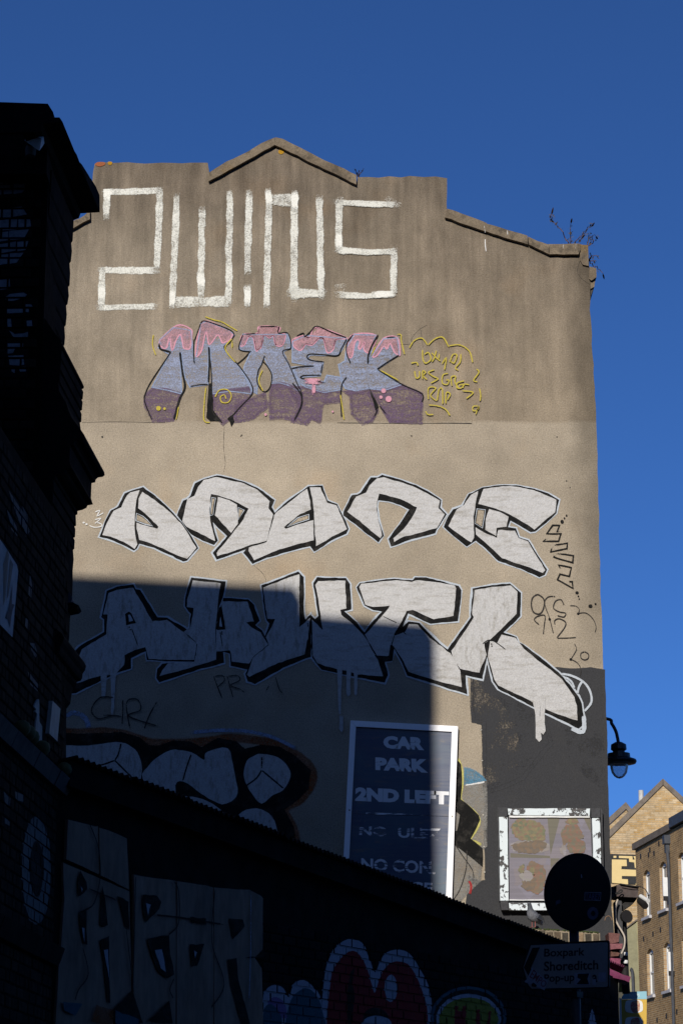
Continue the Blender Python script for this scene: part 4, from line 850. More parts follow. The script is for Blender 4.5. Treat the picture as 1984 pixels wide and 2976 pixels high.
# security camera under the cap
cam_t = thing('security_camera', atY(105, 400, Yn - 0.02), 'pale security camera on the black pier high at the left', 'camera')
cz = atY(108, 376, Yn - 0.16); M['cam_grey'] = plain('grey plastic', (0.30, 0.31, 0.33), 0.5, 0.1, bump=0)
ax = Vector((0.80, -0.35, -0.47)).normalized(); sd = ax.cross(Vector((0, 0, 1))).normalized(); upc = sd.cross(ax)
mb = MB(); fq = [atY(x, y, Yn - d) for x, y, d in ((79,374,.20),(122,404,.24),(140,378,.12),(94,353,.08))]
bq = [p + Vector((-0.02, 0.05, -0.07)) for p in fq]
mb.hexa(fq + bq); M['cam_white'] = plain('white camera housing', (0.70, 0.71, 0.74), 0.5, 0.08, bump=0); mb.build('camera_body', M['cam_white'], cam_t)
mb = MB(); mb.tube([cz - ax * 0.02 - upc * 0.03, cz - ax * 0.05 - upc * 0.08 + Vector((0, .06, 0)), cz + Vector((-0.05, 0.24, -0.10))], 0.016); mb.build('camera_bracket', M['ink'], cam_t)
mb = MB(); mb.lathe(tuple(cz + Vector((-0.055, 0.12, -0.11))), [(0.001,-.05),(.035,-.045),(.04,0),(.035,.03),(.001,.035)], 12); mb.build('camera_housing', M['ink2'], cam_t)
# small stone figure on its bracket
fig = thing('carved_figure', CROSS.at(200, 1785, 0.1), 'small blue-grey carved figure with pointed ear on a bracket of the pier', 'statue')
mb = MB(); mb.prism(CROSS, [CROSS.uv(*p) for p in ((160,1770),(205,1768),(218,1765),(237,1775),(230,1782),(205,1787),(190,1795),(160,1795))], -0.02, 0.18); mb.build('bracket', M['soot_stone'], fig)
mb = MB(); mb.prism(CROSS, [CROSS.uv(*p) for p in curve([(176,1690),(182,1690),(191,1712),(196,1711),(201,1720),(206,1730),(214,1745),(217,1755),(210,1768),(190,1772),(178,1766),(176,1750),(180,1742),(173,1725),(172,1705)], 3, True)], 0.02, 0.16)
mb.build('figure', plain('blue grey stone', (0.08, 0.085, 0.10), 0.8), fig)

# ------------------------------------------------------------------ boarded lean-to with corrugated roof
SHED = Plane(-1.9, 17.6, 4.95, 10.0)
shed = thing('boarded_lean_to', SHED.p3(5, 0), 'dark lean-to with corrugated roof edge and graffitied wall running up to the gable', 'shed')
us_a = SHED.uv(150, 2500)[0]; us_b = SHED.uv(1796, 2900)[0]
def roofline(px): return 2205 + (px - 194) * 0.3785
RL = [SHED.uv(x, roofline(x)) for x in (150, 194, 600, 1000, 1400, 1600, 1797)]
M['black_wall'] = plain('black masonry paint', (0.007, 0.007, 0.0075), 0.9, 0.3, 3.0, spec=0.05)
mb = MB(); mb.prism(SHED, [(us_a, 0), (us_b, 0), (us_b, RL[-1][1] - 0.12)] + [(u, v - 0.07) for u, v in reversed(RL[:-1])], -0.3, 0.0); mb.build('wall_backing', M['black_wall'], shed)
# corrugated sheets, each its own piece, laid along the top
M['tin'] = plain('tarred corrugated sheet', (0.009, 0.009, 0.0095), 0.8, 0.3, 5, spec=0.1, bump=0.2)
u_end = SHED.uv(1606, roofline(1606))[0]; u_start = SHED.uv(170, roofline(170))[0]
def vroof(u):
    for (a, b), (c, d) in zip(RL, RL[1:]):
        if u <= c: return b + (d - b) * (u - a) / (c - a)
    return RL[-1][1]
NSH = 12
for i in range(NSH):
    a, b = u_start + (u_end - u_start) * i / NSH, u_start + (u_end - u_start) * (i + 1) / NSH + 0.05
    mb = MB(); k = int((b - a) / 0.0095); prev = None; lift = 0.004 * (i % 2) + random.uniform(0, .004); out = 0.16 + random.uniform(-.02, .02)
    for j in range(k + 1):
        u = a + (b - a) * j / k; w = 0.017 * sin(2 * pi * u / 0.076) - 0.01 + lift; v = vroof(u) - 0.012
        row = [mb.vert(SHED.p3(u, v + w, out)), mb.vert(SHED.p3(u, v + w - 0.20, out - 1.6)), mb.vert(SHED.p3(u, v + w - 0.004, out)), mb.vert(SHED.p3(u, v + w - 0.206, out - 1.6))]
        if prev:
            mb.face((prev[0], row[0], row[1], prev[1])); mb.face((prev[2], prev[3], row[3], row[2])); mb.face((prev[0], prev[2], row[2], row[0]))
        prev = row
    mb.build('corrugated_sheet', M['tin'], shed)
mb = MB()
mb.hexa([SHED.p3(u_start, vroof(u_start) - .22, .10), SHED.p3(u_end, vroof(u_end) - .20, .10), SHED.p3(u_end, vroof(u_end) - .20, .05), SHED.p3(u_start, vroof(u_start) - .22, .05),
         SHED.p3(u_start, vroof(u_start) - .04, .10), SHED.p3(u_end, vroof(u_end) - .04, .10), SHED.p3(u_end, vroof(u_end) - .04, .05), SHED.p3(u_start, vroof(u_start) - .04, .05)]); mb.build('fascia_board', M['black_wall'], shed)
# painted brick part of its wall
ub0 = SHED.uv(762, 2800)[0]; vb0 = SHED.uv(900, 3010)[1]; vb0 = min(vb0, SHED.uv(1700, 2990)[1])
M['black_brick'] = brick_mat('black painted brick', (0.006, 0.006, 0.0065), (0.008, 0.008, 0.009), (0.012, 0.012, 0.013))
M['black_brick_mass'] = brick_mat('black painted brick mass', (0.006, 0.006, 0.0065), (0.008, 0.008, 0.009), (0.012, 0.012, 0.013), per_island=True)
vt0 = SHED.uv(1000, 2700)[1]
shed_bricks = Courses(SHED, shed, M['black_brick'], M['black_brick_mass'], ub0, us_b - 0.02, vb0, vt0, keep=lambda u, v: v < vroof(u) - 0.35, limit=285, english=False, H=0.066)
H5 = lambda pts: Z(700, 2500, 1.96, pts)
M['s_white'] = paint('white spray on brick', (0.32, 0.31, 0.36), None, k=0.7, bias=0.1)
M['s_red'] = paint('red spray on brick', (0.20, 0.016, 0.018), (0.15, 0.016, 0.022), 0.5, k=0.6, bias=0.15)
M['s_teal'] = paint('teal spray on brick', (0.04, 0.09, 0.12), None, k=0.8, bias=0.05)
M['s_lilac'] = paint('lilac spray on brick', (0.20, 0.12, 0.25), None, k=0.8, bias=0.05)
M['s_yellow'] = paint('olive yellow spray on brick', (0.20, 0.19, 0.03), None, k=0.8, bias=0.05)
lay = [('heart_outline', 's_white', curve([(440,960),(450,830),(475,620),(520,510),(600,450),(680,470),(725,560),(755,640),(800,545),(870,510),(950,530),(1010,620),(1060,720),(1080,830),(1075,960)], 3)),
       ('heart_fill', 's_red', curve([(480,960),(485,850),(510,650),(560,560),(630,515),(690,570),(740,720),(757,752),(790,650),(850,582),(940,590),(1000,680),(1050,830),(1055,960)], 3)),
       ('heart_highlight', 's_white', ellipse(845, 730, 36, 78, 20)),
       ('heart_shadow', 'black', [(600,940),(595,750),(615,640),(640,610),(625,700),(640,780),(620,940)]),
       ('heart_eye', 'black', curve([(680,930),(700,860),(760,840),(820,870),(850,940)], 3)), ('heart_eye', 's_white', ellipse(765, 935, 85, 50, 20)),
       ('pale_bubble', 's_white', curve([(115,960),(115,800),(135,735),(180,710),(230,730),(260,782),(290,705),(350,683),(410,730),(445,800),(450,960)], 3)),
       ('teal_bubble', 's_teal', curve([(235,960),(270,800),(320,745),(370,730),(430,790),(480,960)], 3)), ('lilac_bubble', 's_lilac', curve([(120,900),(150,800),(190,780),(240,820),(250,900)], 3)),
       ('teal_bubble', 's_teal', curve([(110,960),(120,850),(160,820),(210,870),(230,960)], 3)),
       ('teal_ring', 's_teal', ellipse(1285, 900, 215, 182, 24)), ('black_ring', 'black', ellipse(1285, 900, 200, 165, 24)), ('pale_ring', 's_white', ellipse(1285, 905, 185, 145, 24)), ('yellow_disc', 's_yellow', ellipse(1285, 910, 170, 128, 24)),
       ('red_letter', 's_red', [(1200,940),(1205,830),(1225,830),(1222,860),(1250,860),(1250,830),(1270,830),(1265,940)]), ('red_letter', 's_red', [(1320,940),(1330,850),(1345,850),(1350,940)]), ('red_letter', 's_red', [(1385,940),(1400,860),(1412,860),(1405,940)])]
off = 0.002
for nm, mt, q in lay:
    shed_bricks.paint(nm, M[mt], H5(q), shed, off, mortar=0.0); off += 0.0008
shed_bricks.paint('white_cone', M['s_white'], [(1704,2976),(1712,2945),(1716,2932),(1722,2945),(1730,2990),(1702,2990)], shed, 0.003, mortar=0.0)
# brown brick end of that wall, next to the corner
# timber boards with big letters
G4 = lambda pts: Z(0, 2050, 1.96, pts)
M['board'] = plain('weathered painted board', (0.22, 0.145, 0.105), 0.85, 0.35, 2.0, stretch=(1, 1, 0.35), bump=0.2)
boards = [[(345,895),(700,1052),(722,1062),(730,1400),(735,1830),(300,1830),(318,1500),(352,1100)], [(370,650),(520,690),(540,690),(548,965),(360,878)], [(545,695),(700,760),(715,1050),(552,968)],
          [(748,968),(985,1000),(990,1400),(985,1830),(745,1830)], [(990,1000),(1195,1038),(1200,1500),(1195,1830),(990,1830)], [(1200,1038),(1400,1052),(1465,1085),(1478,1100),(1476,1390),(1430,1440),(1470,1500),(1478,1830),(1200,1830)]]
bo = []
for i, q in enumerate(boards):
    mb = MB(); mb.prism(SHED, rough([SHED.uv(*p) for p in G4(q)], 0.1, 0.003), 0.004, 0.024 + 0.004 * (i % 3)); bo.append(mb.build('board', M['board'], shed))
pb = Piece(SHED, shed, 0.0335, 0.0004)
for q in ([(418,1000),(435,940),(470,1010),(475,1045),(440,1085),(420,1090)], [(545,1250),(560,1030),(578,1110),(592,1250),(565,1262)], [(430,1180),(470,1160),(470,1280),(475,1365),(450,1355),(436,1280)], [(545,1340),(598,1315),(600,1500),(605,1700),(590,1690),(570,1480)], [(645,1085),(710,1120),(715,1280),(690,1260),(665,1150)], [(790,1080),(870,1085),(895,1120),(885,1160),(805,1240),(790,1180)], [(815,1330),(940,1310),(945,1420),(968,1530),(925,1555),(880,1520),(840,1430)], [(1060,1205),(1150,1215),(1150,1250),(1065,1245)], [(1060,1360),(1140,1360),(1100,1480),(1065,1490)], [(1280,1215),(1360,1220),(1370,1260),(1300,1335)], [(1270,1450),(1325,1440),(1330,1560),(1400,1815),(1350,1815),(1290,1600)], [(600,1750),(730,1620),(790,1815),(640,1815)], [(820,1800),(940,1680),(960,1815)], [(1370,1440),(1430,1430),(1480,1390),(1480,1440)]):
    pb.poly('black_letter_shape', M['black'], G4(q))
for q in ([(435,1030),(447,1050),(440,1065)], [(440,1270),(455,1270),(455,1350)], [(565,1395),(590,1390),(598,1590)], [(805,1125),(835,1140),(815,1200)], [(855,1395),(895,1390),(918,1520),(890,1500)], [(1078,1400),(1092,1405),(1085,1440)]):
    pb.poly('pale_letter_gap', M['s_white'], G4(q))
pb.lines('black_letter_line', M['blackline'], [(6, G4(q)) for q in ([(480,670),(530,800),(545,940),(530,1060),(500,1140),(440,1175)], [(440,1370),(475,1530),(420,1620),(400,1680)], [(690,1260),(725,1560),(730,1620)], [(745,970),(738,1300),(730,1610)], [(960,1000),(990,1060),(990,1240),(930,1310)], [(1200,1040),(1180,1240),(1185,1380),(1250,1590),(1170,1730)], [(860,1195),(1000,1210),(1250,1250)], [(475,1045),(640,1115)], [(965,1555),(940,1620),(960,1670)])])
for q, mt in (([(330,1690),(440,1700),(400,1770),(335,1740)], 's_teal'), ([(520,1710),(620,1740),(620,1830),(490,1800)], 'orange'), ([(630,1740),(760,1790),(760,1830),(630,1830)], 's_teal')): pb.poly('colour_splash', M[mt], G4(q))
pb.lines('blue_edge_line', M['lavline'], [(5, G4([(1402,1080),(1400,1400),(1390,1700)]))])

# ------------------------------------------------------------------ low brick ledge at the foot of the gable (the pigeon's perch)
LEDGE = Plane(0, 27.42, 1, 0)
M['stock_brick'] = brick_mat('mossy stock brick', (0.06, 0.055, 0.045), (0.17, 0.12, 0.075), (0.26, 0.19, 0.12))
M['stock_mass'] = brick_mat('stock brick mass', (0.06, 0.055, 0.045), (0.17, 0.12, 0.075), (0.26, 0.19, 0.12), per_island=True)
M['lime'] = plain('lime mortar', (0.24, 0.20, 0.14), 0.95, 0.4, 6, bump=0.6, bscale=40)
ledge = thing('shopfront_ledge', LEDGE.p3(2.2, 0), 'low mossy brick ledge with pink-painted corner in front of the gable foot', 'wall')
la, ltop = LEDGE.uv(1380, 2690); lb, ltop2 = LEDGE.uv(1742, 2712)
mb = MB(); mb.prism(LEDGE, [(la, 0), (lb, 0), (lb, ltop2), (la, ltop)], -0.575, 0.0); mb.build('ledge_core', M['lime'], ledge)
pm = brick_protos(0.065, 0.20, 0.05); pm2 = brick_protos(0.215, 0.065, 0.05)
ms = [b.mesh('brick') for b in pm]; ms2 = [b.mesh('brick') for b in pm2]
M['pink_brick'] = brick_mat('magenta painted brick', (0.13, 0.075, 0.055), (0.22, 0.05, 0.11), (0.20, 0.10, 0.09))
for m in ms + ms2: m.materials.append(M['stock_brick'])
u = la + 0.05; i = 0
while u < lb - 0.04:
    f = (u - la) / (lb - la); v = ltop + (ltop2 - ltop) * f - 0.115
    o = bpy.data.objects.new('brick', ms[i % 4]); C.objects.link(o); o.parent = ledge; o.matrix_parent_inverse = Matrix.Translation(-ledge.location)
    o.rotation_euler = Matrix((LEDGE.u, Vector((0, 0, 1)), LEDGE.n)).transposed().to_euler(); o.location = LEDGE.p3(u, v + random.uniform(-.008, .008), 0.010 + random.uniform(-.004, .006)); u += 0.083; i += 1
for r in range(9):
    v = ltop2 - 0.27 - r * 0.078; u = la + (0.10 if r % 2 else 0.21)
    while u < lb - 0.06:
        o = bpy.data.objects.new('brick', ms2[(i * 7 + r) % 4]); C.objects.link(o); o.parent = ledge; o.matrix_parent_inverse = Matrix.Translation(-ledge.location)
        o.rotation_euler = Matrix((LEDGE.u, Vector((0, 0, 1)), LEDGE.n)).transposed().to_euler(); o.location = LEDGE.p3(u, v, 0.010 + random.uniform(-.004, .006)); u += 0.228; i += 1
# pink corner bricks, staggered and broken
for k, (x0, x1, y0, y1, pr) in enumerate(((1776-8,1796,2712,2742,.06),(1772,1803,2744,2762,.09),(1774,1796,2766,2782,.05),(1772,1798,2785,2806,.07))):
    (a, t_), (b, b_) = LEDGE.uv(x0 - 2, y0), LEDGE.uv(x1, y1)
    mb = MB(); mb.prism(LEDGE, rough([(a, b_), (b, b_ + .01), (b + .01, t_ - .01), (a, t_)], 0.03, 0.004), -0.3, pr); mb.build('corner_brick', M['pink_brick'], ledge)
M['magenta'] = plain('magenta painted timber', (0.16, 0.018, 0.075), 0.6, 0.3, 8)
mb = MB(); mb.prism(LEDGE, [LEDGE.uv(*p) for p in ((1765,2818),(1805,2836),(1827,2842),(1822,2858),(1808,2852),(1765,2842))], -0.25, 0.16); mb.build('painted_beam', M['magenta'], ledge)
mb = MB(); pr = None
(a, va), (b, vb_) = LEDGE.uv(1760, 2792), LEDGE.uv(1808, 2812)
for j in range(41):
    u = a + (b - a) * j / 40; v = va + (vb_ - va) * j / 40 + 0.014 * sin(j * 1.5)
    r_ = [mb.vert(LEDGE.p3(u, v, 0.18)), mb.vert(LEDGE.p3(u, v - 0.05, -0.2)), mb.vert(LEDGE.p3(u, v - 0.006, 0.18))]
    if pr: mb.face((pr[0], r_[0], r_[1], pr[1])); mb.face((pr[0], pr[2], r_[2], r_[0]))
    pr = r_
mb.build('corrugated_offcut', M['magenta'], ledge)
M['moss'] = plain('moss', (0.04, 0.055, 0.015), 0.95, 0.4, 30, bump=0.8, bscale=120)
rm = random.Random(3); mb = MB()
for k in range(110):
    u = rm.uniform(la, lb); f = (u - la) / (lb - la); r = rm.uniform(.006, .02)
    c = LEDGE.p3(u, ltop + (ltop2 - ltop) * f + 0.004, rm.uniform(-0.03, 0.008))
    mb.lathe(tuple(c), [(0.0008, r * .8), (r * .7, r * .5), (r, -0.004)], 6)
tag(mb.build('moss', M['moss'], ledge), kind='stuff')

# ------------------------------------------------------------------ CAR PARK sign
SIGN = Plane(0, 27.93, 1, 0)
sgn = thing('car_park_sign', SIGN.at(1160, 2760), 'faded blue car park sign in a white frame, half in shadow', 'sign')
def frame_line(t, side):      # left and right outer edges run on behind the roof
    return (1018 + (997 - 1018) * t, 2094 + 416 * t) if side == 'L' else (1330 + (1312 - 1330) * t, 2111 + 515 * t)
TL, TR = (1018, 2094), (1330, 2111)
BL = (1018 - 21 * 1.7, 2094 + 416 * 1.7); BR = (1330 - 18 * 1.40, 2111 + 515 * 1.40)
fw = 17
iTL, iTR = (TL[0] + fw - 1, TL[1] + fw + 1), (TR[0] - fw - 1, TR[1] + fw - 1)
iBL, iBR = (BL[0] + fw, BL[1] - fw), (BR[0] - fw, BR[1] - fw)
M['frame_white'] = plain('white aluminium frame', (0.80, 0.80, 0.82), 0.5, 0.05, 4, spec=0.4, bump=0.05)
for q in ((TL, TR, iTR, iTL), (TR, BR, iBR, iTR), (BR, BL, iBL, iBR), (BL, TL, iTL, iBL)):
    mb = MB(); c = [SIGN.uv(*p) for p in q]; cx_, cy_ = sum(p[0] for p in c) / 4, sum(p[1] for p in c) / 4
    c = [(x + (cx_ - x) * 0.0015, y + (cy_ - y) * 0.0015) for x, y in c]
    mb.prism(SIGN, c, -0.066, 0.012); mb.build('frame_bar', M['frame_white'], sgn)
def sign_blue():
    t = T('faded blue sign panel'); p = t.pos()
    s = t.noise(t.scaled(p, (0.8, 1, 22)), 1.5, 5, 0.7); s2 = t.noise(t.scaled(p, (1.0, 1, 1.2), (0, 0, 3)), 1.6, 4)
    c = t.mix(t.rng(s, 0.35, 0.65), (0.035, 0.052, 0.105), (0.065, 0.078, 0.118))
    c = t.mix(t.rng(s2, 0.45, 0.65, 0, 0.7), c, (0.055, 0.10, 0.135))
    c = t.mix(t.rng(t.noise(t.scaled(p, (3, 1, 12), (4, 0, 1)), 1.4, 5, 0.7), 0.56, 0.66, 0, 0.5), c, (0.14, 0.12, 0.10))
    return t.done(t.bsdf(c, t.rng(s, 0.3, 0.7, 0.30, 0.5), t.bump(s, 0.03, 0.002), spec=0.45))
M['sign_blue'] = sign_blue()
sy = lambda x: 2365 + (x - 1000) * 0.026
jl, jr = (iTL[0] - 12, sy(1003)), (iTR[0] - 8, sy(1305))
mb = MB(); mb.prism(SIGN, [SIGN.uv(*p) for p in (iTL, iTR, (jr[0] + 0, jr[1] - 1), (jl[0] + 0, jl[1] - 1))], -0.05, -0.012); mb.build('panel', M['sign_blue'], sgn)
mb = MB(); mb.prism(SIGN, [SIGN.uv(*p) for p in (jl, jr, iBR, iBL)], -0.05, -0.014); mb.build('panel', M['sign_blue'], sgn)
def worn_letters(name, lo, hi):
    t = T(name); p = t.pos()
    s = t.noise(t.scaled(p, (2.2, 1, 26)), 1.5, 5, 0.75); b = t.noise(t.scaled(p, (1, 1, 1), (7, 0, 0)), 5.0, 4)
    a = t.rng(t.math('ADD', s, t.math('MULTIPLY', t.math('SUBTRACT', b, 0.5), 0.5)), lo, hi)
    sh = t.bsdf((0.62, 0.63, 0.65), 0.5, spec=0.4)
    mx = t.n('MixShader'); t.set(mx.inputs[0], a); t.t.links.new(t.n('BsdfTransparent').outputs[0], mx.inputs[1]); t.t.links.new(sh, mx.inputs[2])
    return t.done(mx.outputs[0])
M['vinyl'] = worn_letters('worn white vinyl', 0.31, 0.35); M['vinyl_gone'] = worn_letters('nearly lost vinyl', 0.49, 0.53); M['vinyl_mid'] = worn_letters('scratched vinyl', 0.41, 0.45)
S6 = lambda pts: Z(950, 2060, 3.136, pts)
for body, q, mt, bold in (('CAR', [(512,244),(885,258),(885,378),(512,358)], 'vinyl', .07), ('PARK', [(440,440),(918,458),(920,582),(440,556)], 'vinyl', .07), ('2ND LEFT', [(258,712),(1110,752),(1108,872),(255,838)], 'vinyl', .07),
                          ('NO  ULEZ', [(293,1066),(1035,1090),(1035,1198),(293,1148)], 'vinyl_gone', .03), ('NO CON.', [(312,1358),(988,1390),(985,1508),(310,1470)], 'vinyl_mid', .03), ('CHARGE', [(330,1545),(960,1585),(956,1690),(326,1650)], 'vinyl_mid', .03)):
    mb = MB(); text_into(mb, SIGN, body, S6(q), -0.0105, bold); mb.build('painted_word', M[mt], sgn)
mb = MB(); ribbon(mb, SIGN, [SIGN.uv(*p) for p in S6([(360,952),(600,958),(900,972)])], 0.02, -0.0105); mb.build('scratched_rule', M['vinyl_gone'], sgn)
M['screw'] = plain('zinc screw', (0.2, 0.19, 0.17), 0.4, metallic=0.6, bump=0)
for x, y in ((1015, 2355), (1313, 2373)):
    c = SIGN.at(x, y, 0.012); mb = MB(); mb.prism(SIGN, [SIGN.uv(*p) for p in ellipse(x, y, 2.5, 2.5, 10)], 0.010, 0.016); mb.build('screw', M['screw'], sgn)
for x, y in ((1397,2122),(1400,2211),(1403,2369),(1405,2461),(1407,2535)):
    mb = MB(); mb.prism(WALL, [WALL.uv(*p) for p in ellipse(x, y, 2.4, 2.4, 10)], 0.0, 0.015); mb.build('wall_bolt', M['screw'], gwall)

# ------------------------------------------------------------------ old framed menu board at the corner
FR = Plane(0, 27.9, 1, 0)
K1 = lambda pts: Z(1420, 2340, 4.3556, pts)
menu = thing('menu_board', FR.at(1590, 2650), 'peeling white timber frame around a faded food poster', 'sign')
def peeling():
    t = T('peeling white paint on timber'); p = t.pos()
    n = t.math('ADD', t.noise(p, 11, 5, 0.65), t.math('MULTIPLY', t.noise(p, 45, 3, 0.6), 0.25))
    a = t.rng(n, 0.56, 0.575)
    wood = t.mix(t.rng(t.noise(t.scaled(p, (30, 1, 30)), 1.5, 4, 0.7), 0.4, 0.7), (0.028, 0.028, 0.030), (0.12, 0.115, 0.11))
    c = t.mix(a, wood, (0.56, 0.62, 0.64))
    return t.done(t.bsdf(c, 0.7, t.bump(t.math('ADD', a, t.math('MULTIPLY', t.noise(p, 90, 3), 0.4)), 0.7, 0.004)))
M['peel'] = peeling(); M['grey_wood'] = plain('dark grey painted timber', (0.045, 0.046, 0.05), 0.8, 0.35, 12, bump=0.4)
M['bare_white'] = plain('white painted bead', (0.62, 0.63, 0.62), 0.6, 0.1, 10, bump=0.1)
def kbox(name, q, a, b, mat):
    mb = MB(); mb.prism(FR, rough([FR.uv(*p) for p in K1(q)], 0.05, 0.0015), a, b); return mb.build(name, mat, menu)
mb = MB(); mb.prism(FR, [FR.uv(*p) for p in K1([(112,30),(1425,35),(1458,1250),(1440,1335),(160,1330),(130,1200)])], -0.098, -0.03); mb.build('backing_board', M['grey_wood'], menu)
kbox('frame_bar', [(235,45),(1275,45),(1270,138),(240,128)], -0.03, 0.02, M['peel'])
kbox('frame_bar', [(125,150),(232,150),(245,1210),(140,1210)], -0.03, 0.02, M['peel'])
kbox('frame_bar', [(1300,165),(1400,165),(1432,1240),(1335,1240)], -0.03, 0.02, M['peel'])
kbox('frame_bar', [(250,1240),(1330,1245),(1330,1335),(255,1332)], -0.03, 0.025, M['peel'])
kbox('frame_edge', [(104,30),(122,30),(140,1215),(126,1215)], -0.035, 0.005, M['grey_wood'])
kbox('frame_edge', [(1408,40),(1432,60),(1462,1240),(1440,1240)], -0.035, 0.005, M['grey_wood'])
for q in ([(112,35),(228,35),(228,148),(118,142)], [(1283,45),(1402,40),(1402,158),(1290,160)], [(140,1218),(240,1216),(246,1328),(155,1330)], [(1338,1246),(1436,1246),(1438,1335),(1340,1335)]): kbox('corner_block', q, -0.03, 0.032, M['grey_wood'])
kbox('bead', [(255,132),(1272,142),(1272,160),(258,156)], -0.03, 0.010, M['bare_white'])
kbox('bead', [(258,1192),(1300,1200),(1300,1212),(258,1206)], -0.03, 0.008, M['bare_white'])
def print_mat(name, a, b, c, sc):
    t = T(name); p = t.pos()
    v = t.n('TexVoronoi', Scale=sc); t.set(v.inputs['Vector'], p)
    cs = t.n('SeparateColor'); t.set(cs.inputs[0], v.outputs['Color'])
    col = t.mix(t.rng(t.math('ADD', t.math('MULTIPLY', cs.outputs[0], 0.5), t.math('MULTIPLY', t.noise(p, sc * 0.4, 3), 0.5)), 0.3, 0.7), a, b); col = t.mix(t.rng(cs.outputs[1], 0.55, 0.8, 0, 0.8), col, c)
    fade = t.rng(t.noise(t.scaled(p, (1, 1, 30)), 1.0, 2), 0.4, 0.6, 0.92, 1.06)
    vv = t.n('VectorMath', {'operation': 'SCALE'}); t.set(vv.inputs[0], col); t.set(vv.inputs['Scale'], fade)
    return t.done(t.bsdf(vv.outputs[0], 0.5, spec=0.3))
M['poster_lilac'] = print_mat('faded lilac print', (0.150, 0.140, 0.175), (0.130, 0.120, 0.145), (0.15, 0.13, 0.14), 6)
M['food_green'] = print_mat('faded salad print', (0.085, 0.10, 0.055), (0.16, 0.125, 0.06), (0.15, 0.085, 0.055), 32)
M['food_brown'] = print_mat('faded meat print', (0.105, 0.078, 0.052), (0.13, 0.085, 0.05), (0.085, 0.07, 0.055), 30)
M['food_red'] = print_mat('faded sauce print', (0.135, 0.085, 0.05), (0.105, 0.095, 0.065), (0.17, 0.075, 0.05), 30)
M['food_pale'] = print_mat('faded plate print', (0.20, 0.185, 0.20), (0.18, 0.16, 0.15), (0.19, 0.18, 0.16), 10)
M['olive_print'] = print_mat('faded olive print', (0.10, 0.092, 0.065), (0.09, 0.083, 0.06), (0.11, 0.095, 0.07), 8)
mb = MB(); mb.prism(FR, [FR.uv(*p) for p in K1([(250,150),(1285,158),(1320,1200),(262,1196)])], -0.03, -0.016); poster = mb.build('poster', M['poster_lilac'], menu)
pf = Piece(FR, poster, -0.0155, 0.0004)
blob = lambda pts: K1(curve(pts, 3, True))
for mt, q in (('olive_print', [(740,160),(895,165),(780,625)]), ('olive_print', [(270,605),(770,640),(775,668),(270,660)]), ('olive_print', [(778,670),(900,672),(780,790)]), ('olive_print', [(1200,165),(1282,168),(1286,340)])): pf.poly('printed_panel', M[mt], K1(q), rg=False)
for mt, q in (('food_pale', [(300,560),(500,600),(740,570),(730,470),(560,440),(300,470)]), ('food_green', [(285,300),(340,185),(480,180),(600,210),(690,260),(715,380),(690,450),(560,440),(430,445),(340,400)]), ('food_brown', [(300,500),(430,470),(560,440),(700,460),(710,545),(590,600),(440,605),(330,580)]),
              ('food_green', [(960,220),(1010,170),(1100,170),(1130,225),(1060,255)]), ('food_red', [(915,330),(1000,250),(1120,250),(1180,350),(1190,420),(1040,450),(940,500)]), ('food_pale', [(900,590),(930,500),(970,520),(980,620),(950,640)]), ('food_red', [(980,530),(1030,450),(1120,430),(1210,470),(1230,550),(1180,605),(1060,610)]),
              ('food_red', [(495,750),(540,705),(600,730),(690,770),(720,900),(690,1040),(620,1120),(520,1090),(420,1030),(440,900)]), ('food_brown', [(410,1000),(500,900),(600,930),(560,1060),(470,1080)]), ('food_pale', [(380,900),(450,830),(550,860),(550,930),(450,965)]), ('food_green', [(370,820),(430,740),(450,800),(420,860)]), ('food_green', [(520,800),(570,790),(580,880),(530,850)])):
    pf.poly('printed_dish', M[mt], [(x + random.gauss(0, 1.6), y + random.gauss(0, 1.6)) for x, y in K1(curve(q, 6, True))], rg=False)

# ------------------------------------------------------------------ road sign on its pole, seen from behind, in front of everything
RS_Y = 19.8
rc = atY(1675.6, 2593, RS_Y)
th_ = radians(37); RS = Plane(rc.x, rc.y, cos(th_), -sin(th_))
rsign = thing('road_sign', (rc.x, rc.y, 0), 'black round road sign above a white arrow-shaped direction plate on a pole', 'road sign')
M['black_metal'] = plain('black powder coat', (0.010, 0.010, 0.011), 0.45, 0.2, 10, spec=0.4, bump=0.1)
M['plate_white'] = plain('dirty white sign face', (0.27, 0.265, 0.27), 0.5, 0.12, 8, bump=0.03)
M['plate_black'] = plain('sign black', (0.012, 0.012, 0.013), 0.5, 0.1, bump=0)
M['sticker_blue'] = plain('pale sticker', (0.30, 0.32, 0.42), 0.5, 0.2, 20, bump=0)
M['sticker_red'] = plain('red sticker ink', (0.22, 0.07, 0.07), 0.5, 0.2, 20, bump=0)
cu, cv = RS.uv(1675.6, 2593); R_ = 0.303
mb = MB(); mb.prism(RS, ellipse(cu, cv, R_, R_, 56), -0.004, 0.0); disc = mb.build('round_plate', M['black_metal'], rsign)
mb = MB(); ribbon(mb, RS, ellipse(cu, cv, R_ - .006, R_ - .006, 56), 0.014, 0.004, closed=True, edge=1); mb.build('rim', M['black_metal'], disc)
pu = RS.uv(1659, 2760)[0]
pbase = RS.p3(pu, 0, -0.045)
M['pole'] = plain('dark painted steel tube', (0.018, 0.018, 0.019), 0.5, 0.25, 8, metallic=0.2)
mb = MB(); mb.tube([(pbase.x, pbase.y, 0), (pbase.x, pbase.y, cv + 0.18)], 0.038, 16); mb.build('pole', M['pole'], rsign, smooth=True)
plf = [(1535,2746),(1768,2733),(1771,2738),(1771,2868),(1766,2872),(1541,2879),(1516,2814)]
K2 = lambda pts: Z(1500, 2680, 5.227, pts)
